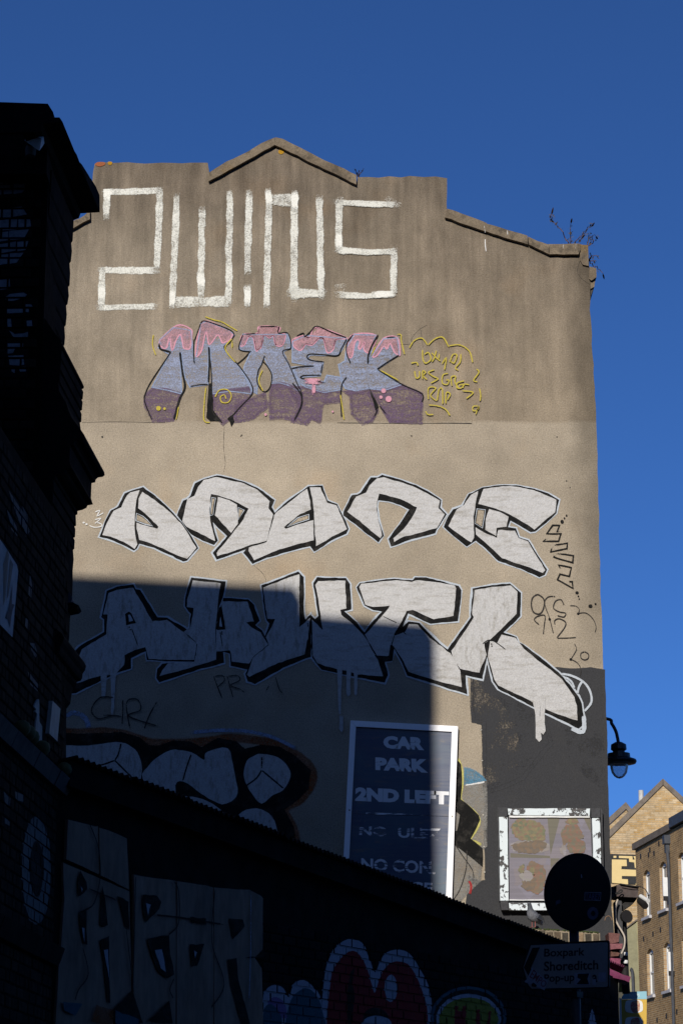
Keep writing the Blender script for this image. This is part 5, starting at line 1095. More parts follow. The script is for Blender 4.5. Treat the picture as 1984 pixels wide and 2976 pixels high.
mb = MB(); mb.prism(RS, [RS.uv(*p) for p in K2([(200,325),(1390,275),(1412,295),(1415,980),(1395,1005),(225,1042),(170,985),(78,690)])], -0.002, 0.006); plate = mb.build('direction_plate', M['plate_black'], rsign)
mb = MB(); mb.prism(RS, [RS.uv(*p) for p in K2([(225,352),(1375,305),(1392,322),(1392,965),(1375,985),(240,1012),(190,960),(110,690)])], 0.006, 0.008); mb.build('plate_face', M['plate_white'], plate)
pr_ = Piece(RS, plate, 0.0085, 0.0003)
pr_.poly('arrow_chevron', M['plate_black'], K2([(250,392),(365,385),(225,700),(290,845),(190,820),(118,690)]), rg=False)
for body, q in (('Boxpark', [(430,405),(1045,388),(1042,545),(425,565)]), ('Shoreditch', [(425,600),(1250,575),(1248,720),(425,745)]), ('Pop-up', [(430,795),(890,770),(885,935),(430,950)])):
    mb = MB(); text_into(mb, RS, body, K2(q), pr_.nxt(), 0.018); mb.build('lettering', M['plate_black'], plate)
mb = MB(); text_into(mb, RS, 'a', K2([(1158,800),(1235,798),(1235,915),(1158,918)]), pr_.nxt(), 0.02); mb.build('lettering', M['plate_black'], plate)
pr_.poly('sticker', M['sticker_blue'], K2([(245,690),(490,900),(435,1038),(320,985),(130,910),(180,840)]), rg=False)
mb = MB(); text_into(mb, RS, 'EMPO', K2([(270,715),(480,925),(425,1000),(205,835)]), pr_.nxt(), 0.01); mb.build('lettering', M['sticker_red'], plate)
pr_.poly('sticker', M['sticker_blue'], K2([(890,770),(1130,775),(1125,955),(890,955)]), rg=False); pr_.poly('sticker_print', M['plate_black'], K2([(940,785),(1115,780),(1085,860),(1110,945),(920,945),(985,870),(935,850)]), rg=False)
pr_.poly('sticker', M['sticker_blue'], K2([(1255,765),(1370,765),(1365,910),(1255,910)]), rg=False); pr_.poly('sticker', M['sticker_blue'], K2([(1160,870),(1215,865),(1215,960),(1165,955)]), rg=False)
pr_.poly('arrow_tail', M['plate_black'], K2([(235,945),(270,920),(318,960),(310,985),(250,980)]), rg=False)
mb = MB(); c = RS.uv(1659, 2889)
mb.pbox(RS, c[0] - .06, c[0] + .05, c[1] - .025, c[1] + .02, -0.09, -0.003); mb.build('pole_clamp', M['pole'], rsign)
pd = Piece(RS, disc, 0.006, 0.0004)
pd.lines('sticker_border', M['sticker_blue'], [(1.4, K1([(1218,1102),(1418,1108),(1412,1212),(1216,1202),(1218,1102)]))], smooth=False)
mb = MB(); text_into(mb, RS, 'TARE7', K1([(1226,1116),(1410,1122),(1406,1200),(1224,1190)]), pd.nxt(), 0.012); mb.build('lettering', plain('blue ink', (0.10, 0.11, 0.22), 0.5, 0.2, bump=0), disc)
ring_o = [RS.uv(*p) for p in K1(ellipse(1318, 1370, 70, 80, 22))]; ring_i = [RS.uv(*p) for p in K1(ellipse(1322, 1372, 28, 34, 22))]
mb = MB(); mb.fill(RS, [ring_o, list(reversed(ring_i))], pd.nxt()); mb.build('round_sticker', plain('dim blue sticker', (0.10, 0.11, 0.18), 0.5, 0.3, 30, bump=0), disc)
pd.poly('sticker', plain('dim teal sticker', (0.05, 0.07, 0.12), 0.5, 0.3, bump=0), K1([(850,1215),(905,1195),(910,1245),(865,1255),(850,1280)]), rg=False)
pd.poly('scrape', M['sticker_blue'], K1([(1168,880),(1178,875),(1186,915),(1172,925)]), rg=False)

# ------------------------------------------------------------------ wall lantern round the corner
LY = 33.0
lp = atY(1797, 2200, LY); px2m = (atY(1797, 2300, LY) - atY(1797, 2200, LY)).length / 100
lamp = thing('wall_lantern', (2.86, LY, lp.z), 'black swan-neck wall lantern with clear glass bowl at the corner', 'street lamp')
Y2z = lambda y: atY(1797, y, LY).z
M['iron'] = plain('black cast iron', (0.010, 0.010, 0.011), 0.4, 0.15, 8, spec=0.45, bump=0.1)
mb = MB(); arm = [(2.85, LY, Y2z(2083)), (2.98, LY, Y2z(2080)), (atY(1762,2090,LY).x, LY, Y2z(2089)), (atY(1776,2103,LY).x, LY, Y2z(2103)), (atY(1788,2125,LY).x, LY, Y2z(2125)), (atY(1793,2145,LY).x, LY, Y2z(2145)), (lp.x, LY, Y2z(2162))]
q = [(a[0], a[2]) for a in arm]; q = curve(q, 5); mb.tube([(a, LY, b) for a, b in q], 0.022, 10); mb.build('bracket_arm', M['iron'], lamp, smooth=True)
mb = MB(); c0 = (lp.x, LY, 0)
mb.lathe(c0, [(0.001, Y2z(2156)), (10*px2m, Y2z(2157)), (22*px2m, Y2z(2164)), (23*px2m, Y2z(2178)), (17*px2m, Y2z(2183)), (18*px2m, Y2z(2188)), (32*px2m, Y2z(2190)), (33*px2m, Y2z(2202)), (49*px2m, Y2z(2208)), (51*px2m, Y2z(2213)), (48*px2m, Y2z(2219)), (28*px2m, Y2z(2222)), (0.001, Y2z(2220))], 28); mb.build('hood', M['iron'], lamp, smooth=False)
def glass_mat():
    t = T('hazy lantern glass')
    g = t.bsdf((0.85, 0.85, 0.84), 0.2, spec=0.5); tr = t.n('BsdfTransparent'); tr.inputs[0].default_value = (0.92, 0.95, 1, 1)
    fr_ = t.n('Fresnel', IOR=1.35); mx = t.n('MixShader'); t.set(mx.inputs[0], t.math('ADD', fr_.outputs[0], 0.34, clamp=True)); t.t.links.new(tr.outputs[0], mx.inputs[1]); t.t.links.new(g, mx.inputs[2])
    return t.done(mx.outputs[0])
M['glass'] = glass_mat()
mb = MB(); mb.lathe(c0, [(26*px2m, Y2z(2222)), (25.5*px2m, Y2z(2232)), (22*px2m, Y2z(2246)), (15*px2m, Y2z(2256)), (8*px2m, Y2z(2261)), (0.001, Y2z(2263))], 28); mb.build('glass_bowl', M['glass'], lamp, smooth=True)
mb = MB(); mb.box((2.845, LY - .06, Y2z(2110)), (2.875, LY + .06, Y2z(2075))); mb.build('wall_plate', M['iron'], lamp)

# ------------------------------------------------------------------ pigeon on the ledge
def pigeon(px, py):
    base = LEDGE.at(px, py, 0) ; base.y = 27.55
    b = Vector((base.x, 27.62, LEDGE.uv(px, py)[1]))
    b = atY(px, py, 27.55)
    mb = MB()
    # spine from tail to bill, facing the camera and a little to the left
    f = Vector((-0.55, -0.75, 0)).normalized(); s_ = Vector((f.y, -f.x, 0)) * -1; up = Vector((0, 0, 1))
    spine = [(-0.17, 0.055, 0.004, 0.022), (-0.13, 0.065, 0.010, 0.026), (-0.09, 0.080, 0.026, 0.036), (-0.045, 0.100, 0.046, 0.050), (0.0, 0.115, 0.056, 0.060), (0.04, 0.135, 0.055, 0.058), (0.065, 0.165, 0.044, 0.046), (0.075, 0.195, 0.029, 0.032), (0.080, 0.222, 0.024, 0.026), (0.092, 0.245, 0.024, 0.024), (0.108, 0.248, 0.016, 0.016), (0.122, 0.240, 0.005, 0.005), (0.135, 0.235, 0.001, 0.001)]
    rings = []
    for i, (x, z, w_, h) in enumerate(spine):
        x0, z0 = spine[max(i-1, 0)][:2]; x1, z1 = spine[min(i+1, len(spine)-1)][:2]
        L = math.hypot(x1 - x0, z1 - z0); nx, nz = -(z1 - z0) / L, (x1 - x0) / L
        c = b + f * x + up * z
        rings.append([mb.vert(c + s_ * (w_ * cos(2*pi*k/12)) + (f * nx + up * nz) * (h * sin(2*pi*k/12))) for k in range(12)])
    for i in range(len(rings) - 1):
        for k in range(12): mb.face((rings[i][k], rings[i][(k+1) % 12], rings[i+1][(k+1) % 12], rings[i+1][k]))
    mb.face(list(reversed(rings[0]))); mb.face(rings[-1])
    bird = thing('pigeon', b, 'grey pigeon standing on the brick ledge below the menu board', 'pigeon')
    t = T('pigeon plumage'); sp = t.n('SeparateXYZ'); t.set(sp.inputs[0], t.pos())
    k = t.rng(sp.outputs[2], b.z + 0.14, b.z + 0.19); col = t.mix(k, (0.17, 0.18, 0.20), (0.05, 0.06, 0.07))
    mt = t.done(t.bsdf(t.mix(t.rng(t.noise(t.pos(), 40, 3), .4, .7), col, (0.1, 0.1, 0.11)), 0.7))
    mb.build('body', mt, bird, smooth=True)
    for sg_ in (-1, 1):
        m2 = MB(); p0 = b + f * 0.01 + s_ * 0.02 * sg_; m2.tube([p0 + up * 0.075, p0 + up * 0.005, p0 + f * 0.03 + up * 0.003], 0.004, 6); m2.build('leg', plain('pink leg', (0.25, 0.08, 0.07), bump=0), bird)
        m2 = MB(); w0 = b + s_ * 0.056 * sg_ + up * 0.115
        pts = [(0.05, 0.02), (0.03, -0.02), (-0.05, -0.035), (-0.15, -0.05), (-0.09, 0.0), (-0.02, 0.03)]
        ids = [m2.vert(w0 + f * x + up * z + s_ * sg_ * (0.006 if -0.1 < x < 0.04 else -0.02)) for x, z in pts]; i2 = [m2.vert(w0 + f * x + up * z - s_ * sg_ * 0.012) for x, z in pts]
        m2.face(ids); m2.face(list(reversed(i2)))
        for k2 in range(6): m2.face((ids[k2], ids[(k2+1) % 6], i2[(k2+1) % 6], i2[k2]))
        m2.build('wing', plain('slate wing', (0.07, 0.075, 0.085), bump=0), bird)
pigeon(1551, 2696)

# ------------------------------------------------------------------ clutter at the corner of the gable
CL = Plane(0, 28.6, 1, 0)
def cpr(name, pts, a, b, mat, parent=None, rg=0.0):
    lp_ = [CL.uv(*p) for p in pts]
    if rg: lp_ = rough(lp_, 0.05, rg)
    mb = MB(); mb.prism(CL, lp_, a, b); return mb.build(name, mat, parent)
K4 = lambda pts: Z(1740, 2560, 5.656, pts)
M['rust_box'] = plain('rusty brown sheet metal', (0.062, 0.045, 0.042), 0.7, 0.35, 9, bump=0.2)
M['dark_box'] = plain('black sheet metal', (0.012, 0.011, 0.011), 0.7)
bx = thing('projecting_sign_box', CL.at(1800, 2600), 'old brown projecting box over a black plate at the gable corner', 'sign box')
cpr('box_face', K4([(255,90),(340,70),(625,125),(618,290),(265,272)]), -0.30, 0.10, M['rust_box'], bx)
cpr('box_side', K4([(160,120),(250,95),(262,268),(170,300)]), -0.3, 0.08, M['rust_box'], bx)
cpr('dark_plate', K4([(345,292),(620,296),(560,370),(355,505)]), -0.28, -0.02, M['dark_box'], bx)  # near-black triangular plate below the box
cpr('top_lip', K4([(320,62),(640,115),(630,130),(320,78)]), -0.32, 0.14, M['dark_box'], bx)
scam = thing('bullet_camera', CL.at(1866, 2615), 'small white security camera at the end of the brown box', 'camera')
a_, b_ = CL.at(*K4([(670,260)])[0], 0.05), CL.at(*K4([(765,365)])[0], 0.22)
mb = MB(); mb.tube([a_, b_], 0.024, 12); mb.build('camera_body', M['bare_white'], scam, smooth=False)
mb = MB(); mb.tube([a_ + Vector((-.01, 0, -.05)), b_ + Vector((-.035, 0, -.055))], 0.038, 12); mb.build('camera_hood', M['dark_box'], scam)
mb = MB(); mb.tube([CL.at(*K4([(618,270)])[0], 0.02), a_], 0.012, 8); mb.build('camera_bracket', M['bare_white'], scam)
def cable(name, pts, r, mat, label, off=0.15):
    q = curve(pts, 5); mb = MB(); mb.tube([CL.at(x, y, off) for x, y in q], r, 6); o = mb.build(name, mat, smooth=True); tag(o, label, 'cable'); return o
M['pvc'] = plain('dirty white cable', (0.42, 0.37, 0.31), 0.6, 0.2, 10, bump=0)
M['rubber'] = plain('black cable', (0.012, 0.012, 0.012), 0.6, bump=0)
cable('white_cable', K4([(270,340),(235,450),(232,640),(270,750),(330,850),(380,960),(375,1110),(325,1230)]), 0.011, M['pvc'], 'off-white cable hanging in a loose bend at the gable corner', 0.22)
cable('black_cable', K4([(330,85),(500,115),(650,125),(740,190),(775,280),(765,340)]), 0.005, M['rubber'], 'thin black cable looping from the brown box to the small camera', 0.18)
cable('coiled_cable', K4([(175,240),(250,235),(320,180),(345,205),(290,240),(240,245),(180,230)]), 0.007, M['rubber'], 'tangle of black cable left of the brown box', 0.2)
cable('loop_wire', Z(1500, 2680, 5.227, [(1195,118),(1210,70),(1250,50),(1285,75),(1300,115)]), 0.006, plain('rusty wire', (0.16, 0.10, 0.06), bump=0), 'small rusty wire loop standing on the brick ledge', 1.05)
pil = thing('corner_pilaster', CL.at(1795, 2750), 'dark grey painted timber pilaster beside the downpipe', 'pilaster')
cpr('shaft', K4([(262,330),(350,345),(392,1300),(310,1320)]), -0.25, 0.10, M['grey_wood'], pil)
dp = thing('downpipe', CL.at(1813, 2880), 'black downpipe with two bright clips at the gable corner', 'pipe')
mb = MB(); mb.tube([CL.at(*p, -0.05) for p in K4([(395,660),(408,1000),(430,1500),(452,1850)])], 0.045, 10); mb.build('pipe', M['dark_box'], dp, smooth=True)
for p in K4([(417,1205),(425,1335)]): mb = MB(); c = CL.at(*p, 0.0); mb.lathe((c.x, c.y - .03, c.z), [(0.001, -.02), (.026, -.018), (.03, 0), (.026, .018), (.001, .02)], 10); mb.build('pipe_clip', M['bare_white'], dp)
spt = thing('spotlight', CL.at(1806, 2668), 'small black spotlight below the brown box', 'lamp')
mb = MB(); a_ = CL.at(*K4([(365,620)])[0], 0.02); b_ = CL.at(*K4([(438,600)])[0], 0.12); mb.tube([a_, b_], [0.05, 0.075], 12); mb.build('head', M['dark_box'], spt)
mb = MB(); mb.tube([CL.at(*K4([(365,530)])[0], 0), a_], 0.02, 8); mb.build('arm', M['dark_box'], spt)
cpr_y = cpr('yellow_strip', K4([(380,1350),(408,1350),(424,1800),(365,1800)]), -0.3, -0.15, plain('yellow painted strip', (0.45, 0.35, 0.08), 0.7, 0.4, 30))
tag(cpr_y, 'narrow stained yellow strip behind the black downpipe', 'board')
# banner with wraps
BN = Plane(0, 29.2, 1, 0.06)
bn = thing('food_banner', BN.at(1840, 2960), 'yellow and pale blue wraps banner at the foot of the gable corner', 'banner')
def bpr(name, pts, a, b, mat): mb = MB(); mb.prism(BN, [BN.uv(*p) for p in pts], a, b); return mb.build(name, mat, bn)
bpr('banner_sheet', K4([(330,1915),(372,1950),(780,1945),(775,2420),(335,2420)]), -0.015, 0.0, plain('yellow print', (0.50, 0.33, 0.055), 0.5, 0.08, 6, bump=0.05))
bpr('white_edge', K4([(328,1915),(362,1950),(372,2420),(330,2420)]), 0.0, 0.004, M['bare_white'])
bpr('blue_header', K4([(372,1905),(430,1825),(775,1815),(780,1945),(364,1945)]), -0.012, 0.003, plain('sky blue print', (0.22, 0.42, 0.50), 0.5, 0.05, bump=0.05))
mb = MB(); text_into(mb, BN, 'WRAPS', K4([(488,1862),(660,1852),(662,1905),(488,1915)]), 0.005, 0.02); mb.build('lettering', plain('pale print', (0.45, 0.56, 0.60), 0.5, bump=0), bn)
M['food_print'] = print_mat('wrap photo print', (0.36, 0.06, 0.10), (0.30, 0.17, 0.10), (0.42, 0.33, 0.20), 55)
for cy_ in (2065, 2345):
    mb = MB(); mb.fill(BN, [[BN.uv(*p) for p in K4(curve([(425,cy_-30),(450,cy_-95),(570,cy_-110),(690,cy_-90),(715,cy_),(700,cy_+80),(580,cy_+110),(450,cy_+90),(422,cy_+30)], 3, True))]], 0.004); mb.build('plate_print', M['bare_white'], bn)
    mb = MB(); mb.fill(BN, [[BN.uv(*p) for p in K4(curve([(520,cy_-60),(590,cy_-95),(655,cy_-80),(660,cy_+60),(580,cy_+110),(520,cy_+50)], 3, True))]], 0.006); mb.build('wrap_print', M['food_print'], bn)

# ------------------------------------------------------------------ brick terrace on the right, far down the street
def brick_tex(name, c1, c2, mort, w, h, axis, squash=1.0):
    t = T(name); sp = t.n('SeparateXYZ'); t.set(sp.inputs[0], t.pos())
    cb = t.n('CombineXYZ'); t.set(cb.inputs[0], sp.outputs[axis]); t.set(cb.inputs[1], sp.outputs[2])
    b = t.n('TexBrick', Scale=1.0, Mortar_Size=0.012, Brick_Width=w, Row_Height=h, Bias=0.0); t.set(b.inputs['Vector'], cb.outputs[0])
    t.set(b.inputs['Color1'], c1); t.set(b.inputs['Color2'], c2); t.set(b.inputs['Mortar'], mort)
    k = t.rng(t.noise(t.pos(), 0.9, 5, 0.65), 0.3, 0.7, 0.72, 1.18)
    k = t.math('MULTIPLY', k, t.rng(t.noise(t.pos(), 6.0, 4, 0.7), 0.3, 0.7, 0.75, 1.2))
    v = t.n('VectorMath', {'operation': 'SCALE'}); t.set(v.inputs[0], b.outputs[0]); t.set(v.inputs['Scale'], k)
    return t.done(t.bsdf(v.outputs[0], 0.9, t.bump(t.math('SUBTRACT', 1.0, b.outputs['Fac']), 0.6, 0.02), spec=0.2))
M['terr_brick'] = brick_tex('brown stock brick wall', (0.37, 0.215, 0.085), (0.22, 0.13, 0.058), (0.42, 0.33, 0.19), 0.225, 0.075, 1)
M['reveal_brick'] = brick_tex('stock brick reveal', (0.36, 0.24, 0.12), (0.28, 0.17, 0.085), (0.33, 0.28, 0.2), 0.225, 0.075, 0)
far = atY(1845, 2470, 95.0)
TER = Plane(far.x, far.y, 0.119, -1.0)          # u grows towards the camera, n faces the street
TER.n = Vector((-TER.u.y * -1, 0, 0)) if False else Vector((-1.0, -0.119, 0)).normalized()
terr = thing('brick_terrace', (far.x + 2, 92, 0), 'brown brick terrace with tall white sash windows at the right edge', 'building')
tz = far.z
wins = {'A': ((1871,1892),(2526,2664)), 'B': ((1918,1940),(2496,2640)), 'C': ((1881,1902),(2755,2893)), 'D': ((1930,1952),(2730,2876)), 'E': ((1972,1993),(2462,2612)), 'F': ((1983,2006),(2702,2852))}
holes = []; M['sash'] = plain('white painted sash', (0.62, 0.62, 0.60), 0.5, 0.06, 3, bump=0)
M['pane'] = plain('window glass', (0.02, 0.025, 0.03), 0.08, 0.1, bump=0, spec=0.6)
M['sill'] = plain('pale stone sill', (0.42, 0.41, 0.42), 0.8, 0.15)
uB, uE = -0.02, 30.0
rise = (TER.uv(1984, 2370)[1])
WN = {}
for k, ((x0, x1), (y0, y1)) in wins.items():
    xm = (x0 + x1) / 2
    u0, u1 = TER.uv(x0, y1)[0], TER.uv(x1, y1)[0]; vb_, vt_ = TER.uv(xm, y1)[1], TER.uv(xm, y0)[1]
    WN[k] = (u0, u1, vb_, vt_)
# rows share one height
for a, b in (('A', 'B'), ('A', 'E'), ('C', 'D'), ('C', 'F')):
    WN[b] = (WN[b][0], WN[b][1], WN[a][2], WN[a][3])
for k in WN:
    u0, u1, v0, v1 = WN[k]; u1 = u0 + 1.02; WN[k] = (u0, u1, v0, v1)
# more bays towards the camera, out of frame
for i, nm in enumerate(('G', 'H', 'I')):
    for src, r in (('E', 'u'), ('F', 'l')):
        u0, u1, v0, v1 = WN[src]; WN[nm + r] = (u0 + 2.7 * (i + 1), u1 + 2.7 * (i + 1), v0, v1)
def arch(u0, u1, v0, v1):
    r = 0.16; return [(u0, v0), (u1, v0), (u1, v1 - r)] + [(u0 + (u1 - u0) * (1 - t / 6), v1 - r + r * sin(pi * t / 6)) for t in range(1, 6)] + [(u0, v1 - r)]
for k, w_ in WN.items(): holes.append(arch(*w_))
mb = MB(); mb.prism(TER, [(uB, 0), (uE, 0), (uE, tz), (uB, tz)], -0.115, 0.0, holes=[list(reversed(h)) for h in holes])
mb.build('facade', M['terr_brick'], terr)
mb = MB(); mb.pbox(TER, uB + .02, uE - .02, 0, tz - 0.05, -8, -0.2); mb.build('inner_wall', M['dark_box'], terr)
for k, (u0, u1, v0, v1) in WN.items():
    w = None; mb = MB(); a, b = -0.17, -0.10
    for q in ((u0 - .05, u0 + .09, v0, v1), (u1 - .09, u1 + .05, v0, v1), (u0 + .09, u1 - .09, v0, v0 + .09), (u0 + .09, u1 - .09, v1 - .16, v1)): mb.pbox(TER, *q, a, b)
    mb.pbox(TER, u0 + .09, u1 - .09, (v0 + v1) / 2 - .03, (v0 + v1) / 2 + .03, a, b - .01)
    mb.pbox(TER, (u0 + u1) / 2 - .015, (u0 + u1) / 2 + .015, v0 + .09, v1 - .16, a, b - .02)
    w = mb.build('window', M['sash'], terr)
    mb = MB(); mb.pbox(TER, u0 + .05, u1 - .05, v0 + .05, v1 - .1, -0.165, -0.15); mb.build('pane', M['pane'], w)
    mb = MB(); mb.pbox(TER, u0 - .12, u1 + .12, v0 - .10, v0, -0.11, 0.10); mb.build('sill', M['sill'], w)
    mb = MB(); mb.pbox(TER, u0 - 0.004, u0 + 0.012, v0, v1 - .1, -0.11, 0.004); mb.build('reveal', M['reveal_brick'], w)
M['coping_far'] = plain('grey coping', (0.15, 0.125, 0.10), 0.9, 0.3, 2)
uk = TER.uv(1952, 2380)[0]
mb = MB(); mb.pbox(TER, uB - 0.12, uk, tz, tz + 0.24, -0.35, 0.10); mb.build('parapet_coping', M['coping_far'], terr)
M['lead'] = plain('lead grey gutter', (0.045, 0.05, 0.06), 0.6)
mb = MB(); mb.pbox(TER, uk + .01, uE, tz + 0.05, tz + 0.40, -0.4, 0.14); mb.build('gutter', M['lead'], terr)
# downpipe with hopper
hx = TER.uv(1943, 2430)
for nm, q, r in (('hopper', None, 0), ('downpipe', None, 0)):
    mb = MB()
    if nm == 'hopper':
        mb.pbox(TER, hx[0] - .16, hx[0] + .16, hx[1] - .28, hx[1] + .02, 0.0, 0.22); mb.pbox(TER, hx[0] - .07, hx[0] + .07, hx[1] - .6, hx[1] - .28, 0.02, 0.16)
    else: mb.tube([TER.p3(hx[0] + .02, hx[1] - .5, 0.09), TER.p3(hx[0] + 0.12, hx[1] - 1.0, 0.09), TER.p3(hx[0] + .12, 0, 0.09)], 0.055, 10)
    mb.build(nm, M['lead'], terr)
for i, (x, y) in enumerate(((1942, 2575), (1957, 2792))):
    u, v = TER.uv(x, y); mb = MB(); mb.pbox(TER, u - .05, u + .05, v - .36, v + .3, 0.04, 0.22); o = mb.build('wall_sign', M['bare_white'], terr)
    mb = MB(); mb.pbox(TER, u - .06, u + .06, v - .52, v - .36, 0.0, 0.2); mb.build('sign_bracket', M['dark_box'], o)
rr = random.Random(5)
for (x, y) in ((1861,2486),(1888,2468),(1914,2450),(1900,2478),(1884,2482),(1950,2684),(1919,2700),(1897,2712),(1870,2726),(1966,2938),(1936,2950),(1909,2962)):
    u, v = TER.uv(x, y); mb = MB(); mb.pbox(TER, u - .06, u + .06, v - .10, v + .06, 0.002, 0.03); mb.build('vent_hole', M['dark_box'], terr)

# gabled brick building beyond
FG = Plane(0, 104.0, 1, 0)
M['yellow_brick'] = brick_tex('yellow stock brick wall', (0.36, 0.225, 0.085), (0.44, 0.34, 0.21), (0.36, 0.28, 0.17), 0.30, 0.088, 0)
fgb = thing('gabled_brick_house', FG.at(1900, 2976), 'yellow brick gable with stone verge behind the terrace', 'building')
pk, l_, r_ = (1924, 2282), (1768, 2436), (2050, 2400)
gl = [FG.uv(*p) for p in (l_, pk, r_)]
mb = MB(); mb.prism(FG, [(gl[0][0] - 2, 0), (gl[2][0], 0), gl[2], gl[1], gl[0], (gl[0][0] - 2, gl[0][1] - 1.9)], -9, 0.0); mb.build('wall', M['yellow_brick'], fgb)
for a, b in ((0, 1), (1, 2)):
    (x0, z0), (x1, z1) = gl[a], gl[b]; L = math.hypot(x1 - x0, z1 - z0); nx, nz = -(z1 - z0) / L * .22, (x1 - x0) / L * .22
    e = 0.0 if a == 0 else 0.02
    mb = MB(); mb.prism(FG, [(x0 + e, z0), (x1, z1), (x1 + (0 if a == 0 else nx), z1 + .26 if a == 0 else z1 + nz), (x0 + nx * (a == 0) + e, z0 + (nz if a == 0 else .26))], -0.35, 0.08); mb.build('verge_coping', M['coping_far'], fgb)
mural = thing('painted_mural_panel', FG.at(1812, 2575), 'cream and black painted sign panel on the yellow brick gable', 'mural')
K3 = lambda pts: Z(1740, 2240, 6.4262, pts)
M['cream'] = plain('cream paint', (0.56, 0.43, 0.19), 0.7, 0.05, 3, bump=0.05); M['mural_black'] = plain('mural black', (0.015, 0.016, 0.016), 0.7)
mb = MB(); mb.prism(FG, [FG.uv(*p) for p in K3([(200,1555),(800,1575),(800,2130),(200,2100)])], 0.0, 0.05); mb.build('panel', M['mural_black'], mural)
for q in ([(262,1592),(315,1592),(315,1630),(262,1630)], [(362,1592),(615,1598),(620,1665),(660,1662),(632,1600),(800,1600),(800,1820),(660,1818),(648,1715),(555,1705),(550,1640),(362,1632)], [(232,1660),(505,1665),(512,1785),(412,1785),(408,1842),(800,1860),(800,1975),(418,1968),(418,2025),(530,2030),(535,2125),(232,2095)], [(675,2110),(705,2112),(705,2132),(675,2130)]):
    mb = MB(); mb.prism(FG, [FG.uv(*p) for p in K3(q)], 0.05, 0.07); mb.build('cream_letter_block', M['cream'], mural)
FG2 = Plane(0, 116.0, 1, 0)
fg2 = thing('small_brick_gable', FG2.at(1816, 2976), 'smaller yellow brick gable peeping behind the larger one', 'building')
g2 = [FG2.uv(*p) for p in ((1740, 2424), (1817, 2353), (1890, 2440))]
mb = MB(); mb.prism(FG2, [(g2[0][0], 0), (g2[2][0], 0), g2[2], g2[1], g2[0]], -8, 0.0); mb.build('wall', M['yellow_brick'], fg2)
for (x0, z0), (x1, z1) in ((g2[0], g2[1]), (g2[1], g2[2])):
    mb = MB(); mb.prism(FG2, [(x0, z0 + .02), (x1, z1 + .02), (x1, z1 + .34), (x0, z0 + .34)], -0.4, 0.1); mb.build('verge_coping', M['coping_far'], fg2)
flue = thing('flue_pipe', FG.at(1863, 2360), 'pale flue pipe standing between the two brick gables', 'pipe')
mb = MB(); c = atY(1861, 2297, 108); d = atY(1863, 2380, 108); mb.tube([d - Vector((0, 0, 1.0)), c], 0.11, 12); mb.build('pipe', plain('galvanised pipe', (0.42, 0.42, 0.40), 0.5, bump=0), flue)
OL = Plane(0, 97.5, 1, 0)
ol = thing('olive_side_building', OL.at(1840, 2900), 'narrow olive-rendered wall left of the brick terrace', 'building')
mb = MB(); q = [OL.uv(*p) for p in K4([(425,790),(600,655),(640,645),(700,1830),(480,1830)])]
q = [q[0], q[1], q[2], (q[3][0], 0), (q[4][0], 0)]; mb.prism(OL, q, -5, 0); mb.build('wall', plain('olive render', (0.215, 0.205, 0.125), 0.85, 0.2, 1.5), ol)
mb = MB(); mb.prism(OL, [OL.uv(*p) for p in K4([(420,775),(600,640),(645,630),(645,650),(602,665),(422,800)])], -0.3, 0.1); mb.build('coping', M['coping_far'], ol)
mb = MB(); q = [OL.uv(*p) for p in K4([(606,662),(640,652),(690,1830),(665,1830)])]; mb.prism(OL, q, 0.0, 0.03); mb.build('pale_quoin', plain('pale olive stone', (0.30, 0.27, 0.15), 0.85), ol)
mb = MB(); mb.tube([OL.at(x, y, 0.1) for x, y in curve(K4([(505,1450),(530,1470),(545,1560),(555,1830),(560,2300)]), 4)], 0.06, 8); mb.build('drainpipe', M['lead'], ol)

# ------------------------------------------------------------------ buildings round the viewpoint, out of frame, that throw the shadows
M['back_brick'] = brick_tex('soot brown brick', (0.05, 0.035, 0.027), (0.035, 0.027, 0.022), (0.05, 0.045, 0.04), 0.225, 0.075, 0)
def back(p):                 # where the ray through a point of the shadow edge passes depth Y0
    pass
ta, te = tan(SUN_AZ), tan(SUN_EL) / cos(SUN_AZ)
def cast(px, py, Y0):
    u, v = WALL.uv(px, py); d = 28.0 - Y0; return (u - d * ta, v + d * te)
Ya, Yb = 12.35, 12.8
nb = thing('left_warehouse', (-7, 11.7, 0), 'tall dark warehouse on the left whose shadow crosses the gable', 'building')
xr = cast(1266, 2000, Ya)[0]; xl = -14.0
xs = cast(882, 1750, Ya)[0]
h1a, h1b = cast(210, 1672, Yb), cast(879, 1708, Yb); h2a, h2b = cast(890, 1788, Yb), cast(1262, 1818, Yb)
gz = lambda a, b, x: a[1] + (b[1] - a[1]) * (x - a[0]) / (b[0] - a[0])
NBP = Plane(0, Ya, 1, 0)
mb = MB(); mb.prism(NBP, [(xl, 0), (xr, 0), (xr, gz(h2a, h2b, xr)), (xs, gz(h2a, h2b, xs)), (xs, gz(h1a, h1b, xs)), (xl, gz(h1a, h1b, xl))], Ya - Yb, 0.0); mb.build('gable_wall', M['back_brick'], nb)
mb = MB(); mb.box((xl, 9.9, 0), (xr - 1.2, Ya - .002, 9.5)); mb.build('wall', M['back_brick'], nb)
zB = WALL.uv(1500, 2950)[1] + (28 + 12) * te
vd = thing('viaduct_block', (0, -16, 0), 'long dark railway building behind the viewpoint shading the street', 'building')
mb = MB(); mb.box((-60, -22, 0), (60, -12, zB)); mb.build('wall', M['back_brick'], vd)
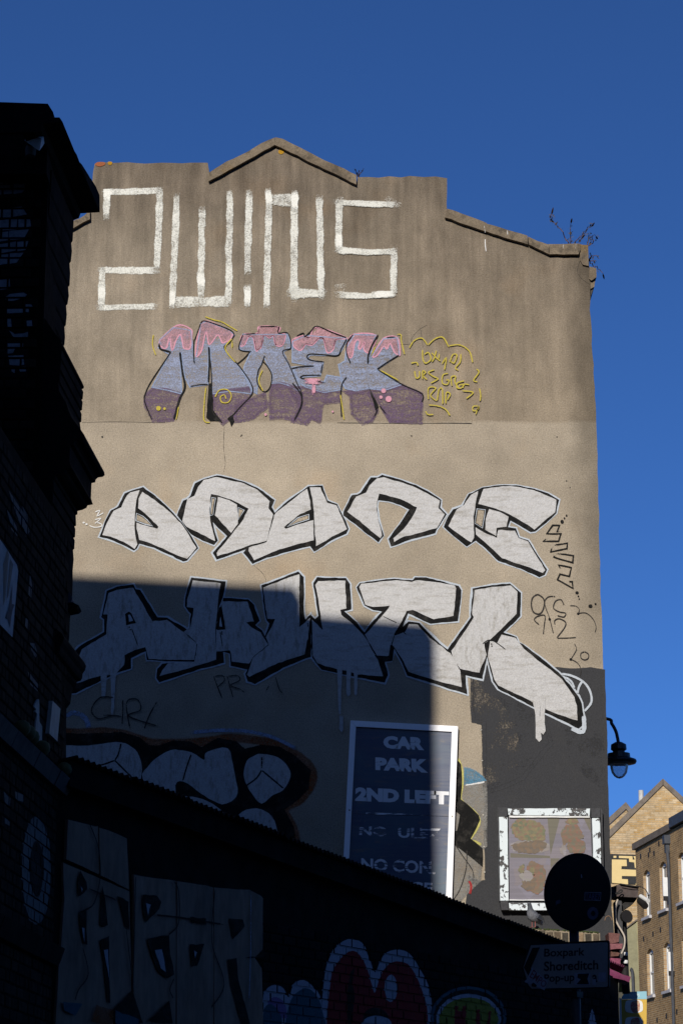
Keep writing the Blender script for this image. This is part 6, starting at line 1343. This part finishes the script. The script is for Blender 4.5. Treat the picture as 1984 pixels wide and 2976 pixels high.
# ------------------------------------------------------------------ weeds rooted in the parapet
M['stem'] = plain('dry weed stem', (0.085, 0.05, 0.035), 0.8, bump=0); M['leaf'] = plain('withered leaf', (0.10, 0.085, 0.06), 0.8, 0.5, 60, bump=0); M['seed'] = plain('dry seed head', (0.045, 0.025, 0.02), 0.9, bump=0)
WD = Plane(0, 28.15, 1, 0)
def weed(label, stems, rootpx, seed, leafn):
    rnd = random.Random(seed)
    pl_ = thing('weed', WD.at(*rootpx), label, 'plant')
    for pts, head in stems:
        q = [WD.at(x, y, rnd.uniform(-.05, .05)) for x, y in curve(pts, 4)]
        mb = MB(); mb.tube(q, [0.007 - 0.005 * i / len(q) for i in range(len(q))], 5); mb.build('stem', M['stem'], pl_)
        if head:
            mb = MB(); d = (q[-1] - q[-2]).normalized(); mb.tube([q[-1] - d * .01, q[-1] + d * .03, q[-1] + d * .07, q[-1] + d * .10], [0.004, 0.011, 0.009, 0.002], 6); mb.build('seed_head', M['seed'], pl_)
        mb = MB()
        for k in range(leafn):
            c = q[rnd.randrange(min(2, len(q) - 1), len(q))] + Vector((rnd.uniform(-.03, .03), rnd.uniform(-.03, .03), rnd.uniform(-.03, .03)))
            a = Vector((rnd.uniform(-1, 1), rnd.uniform(-1, 1), rnd.uniform(-1, 1))).normalized(); b = a.orthogonal().normalized(); L = rnd.uniform(.012, .035)
            mb.face([mb.vert(c - a * L), mb.vert(c + b * L * .35), mb.vert(c + a * L), mb.vert(c - b * L * .35)])
        if leafn: tag(mb.build('foliage', M['leaf'], pl_), kind='stuff')
WZ = lambda pts: Z(1560, 580, 7.35, pts)
weed('dry branching weed growing from the right end of the parapet', [(WZ([(710,980),(600,800),(480,630),(340,440),(300,370),(310,300)]), True), (WZ([(340,450),(300,435),(275,425)]), False), (WZ([(705,975),(715,800),(705,640),(715,520)]), True), (WZ([(800,980),(830,860),(920,780),(1060,640),(1150,600)]), True), (WZ([(900,920),(950,810),(1020,700),(1090,620)]), False), (WZ([(1070,1000),(1180,920),(1200,860),(1170,790),(1260,770)]), True), (WZ([(1060,990),(1100,850),(1150,780)]), False)], (1656, 716), 4, 13)
weed('thin wiry twigs sprouting from the side of the parapet corner', [(WZ([(1090,1300),(1200,1400),(1330,1500),(1410,1580)]), True), (WZ([(1095,1300),(1190,1210),(1330,1250)]), False), (WZ([(1090,1300),(1250,1320)]), False), (WZ([(1095,1310),(1150,1200),(1120,1150)]), False)], (1708, 757), 8, 3)
weed('tiny bare twigs at the right foot of the gable coping', [([(1040,513),(1036,502),(1030,490)], False), ([(1041,513),(1042,500),(1045,492)], False), ([(1042,513),(1050,500),(1056,490)], False)], (1041, 514), 9, 0)
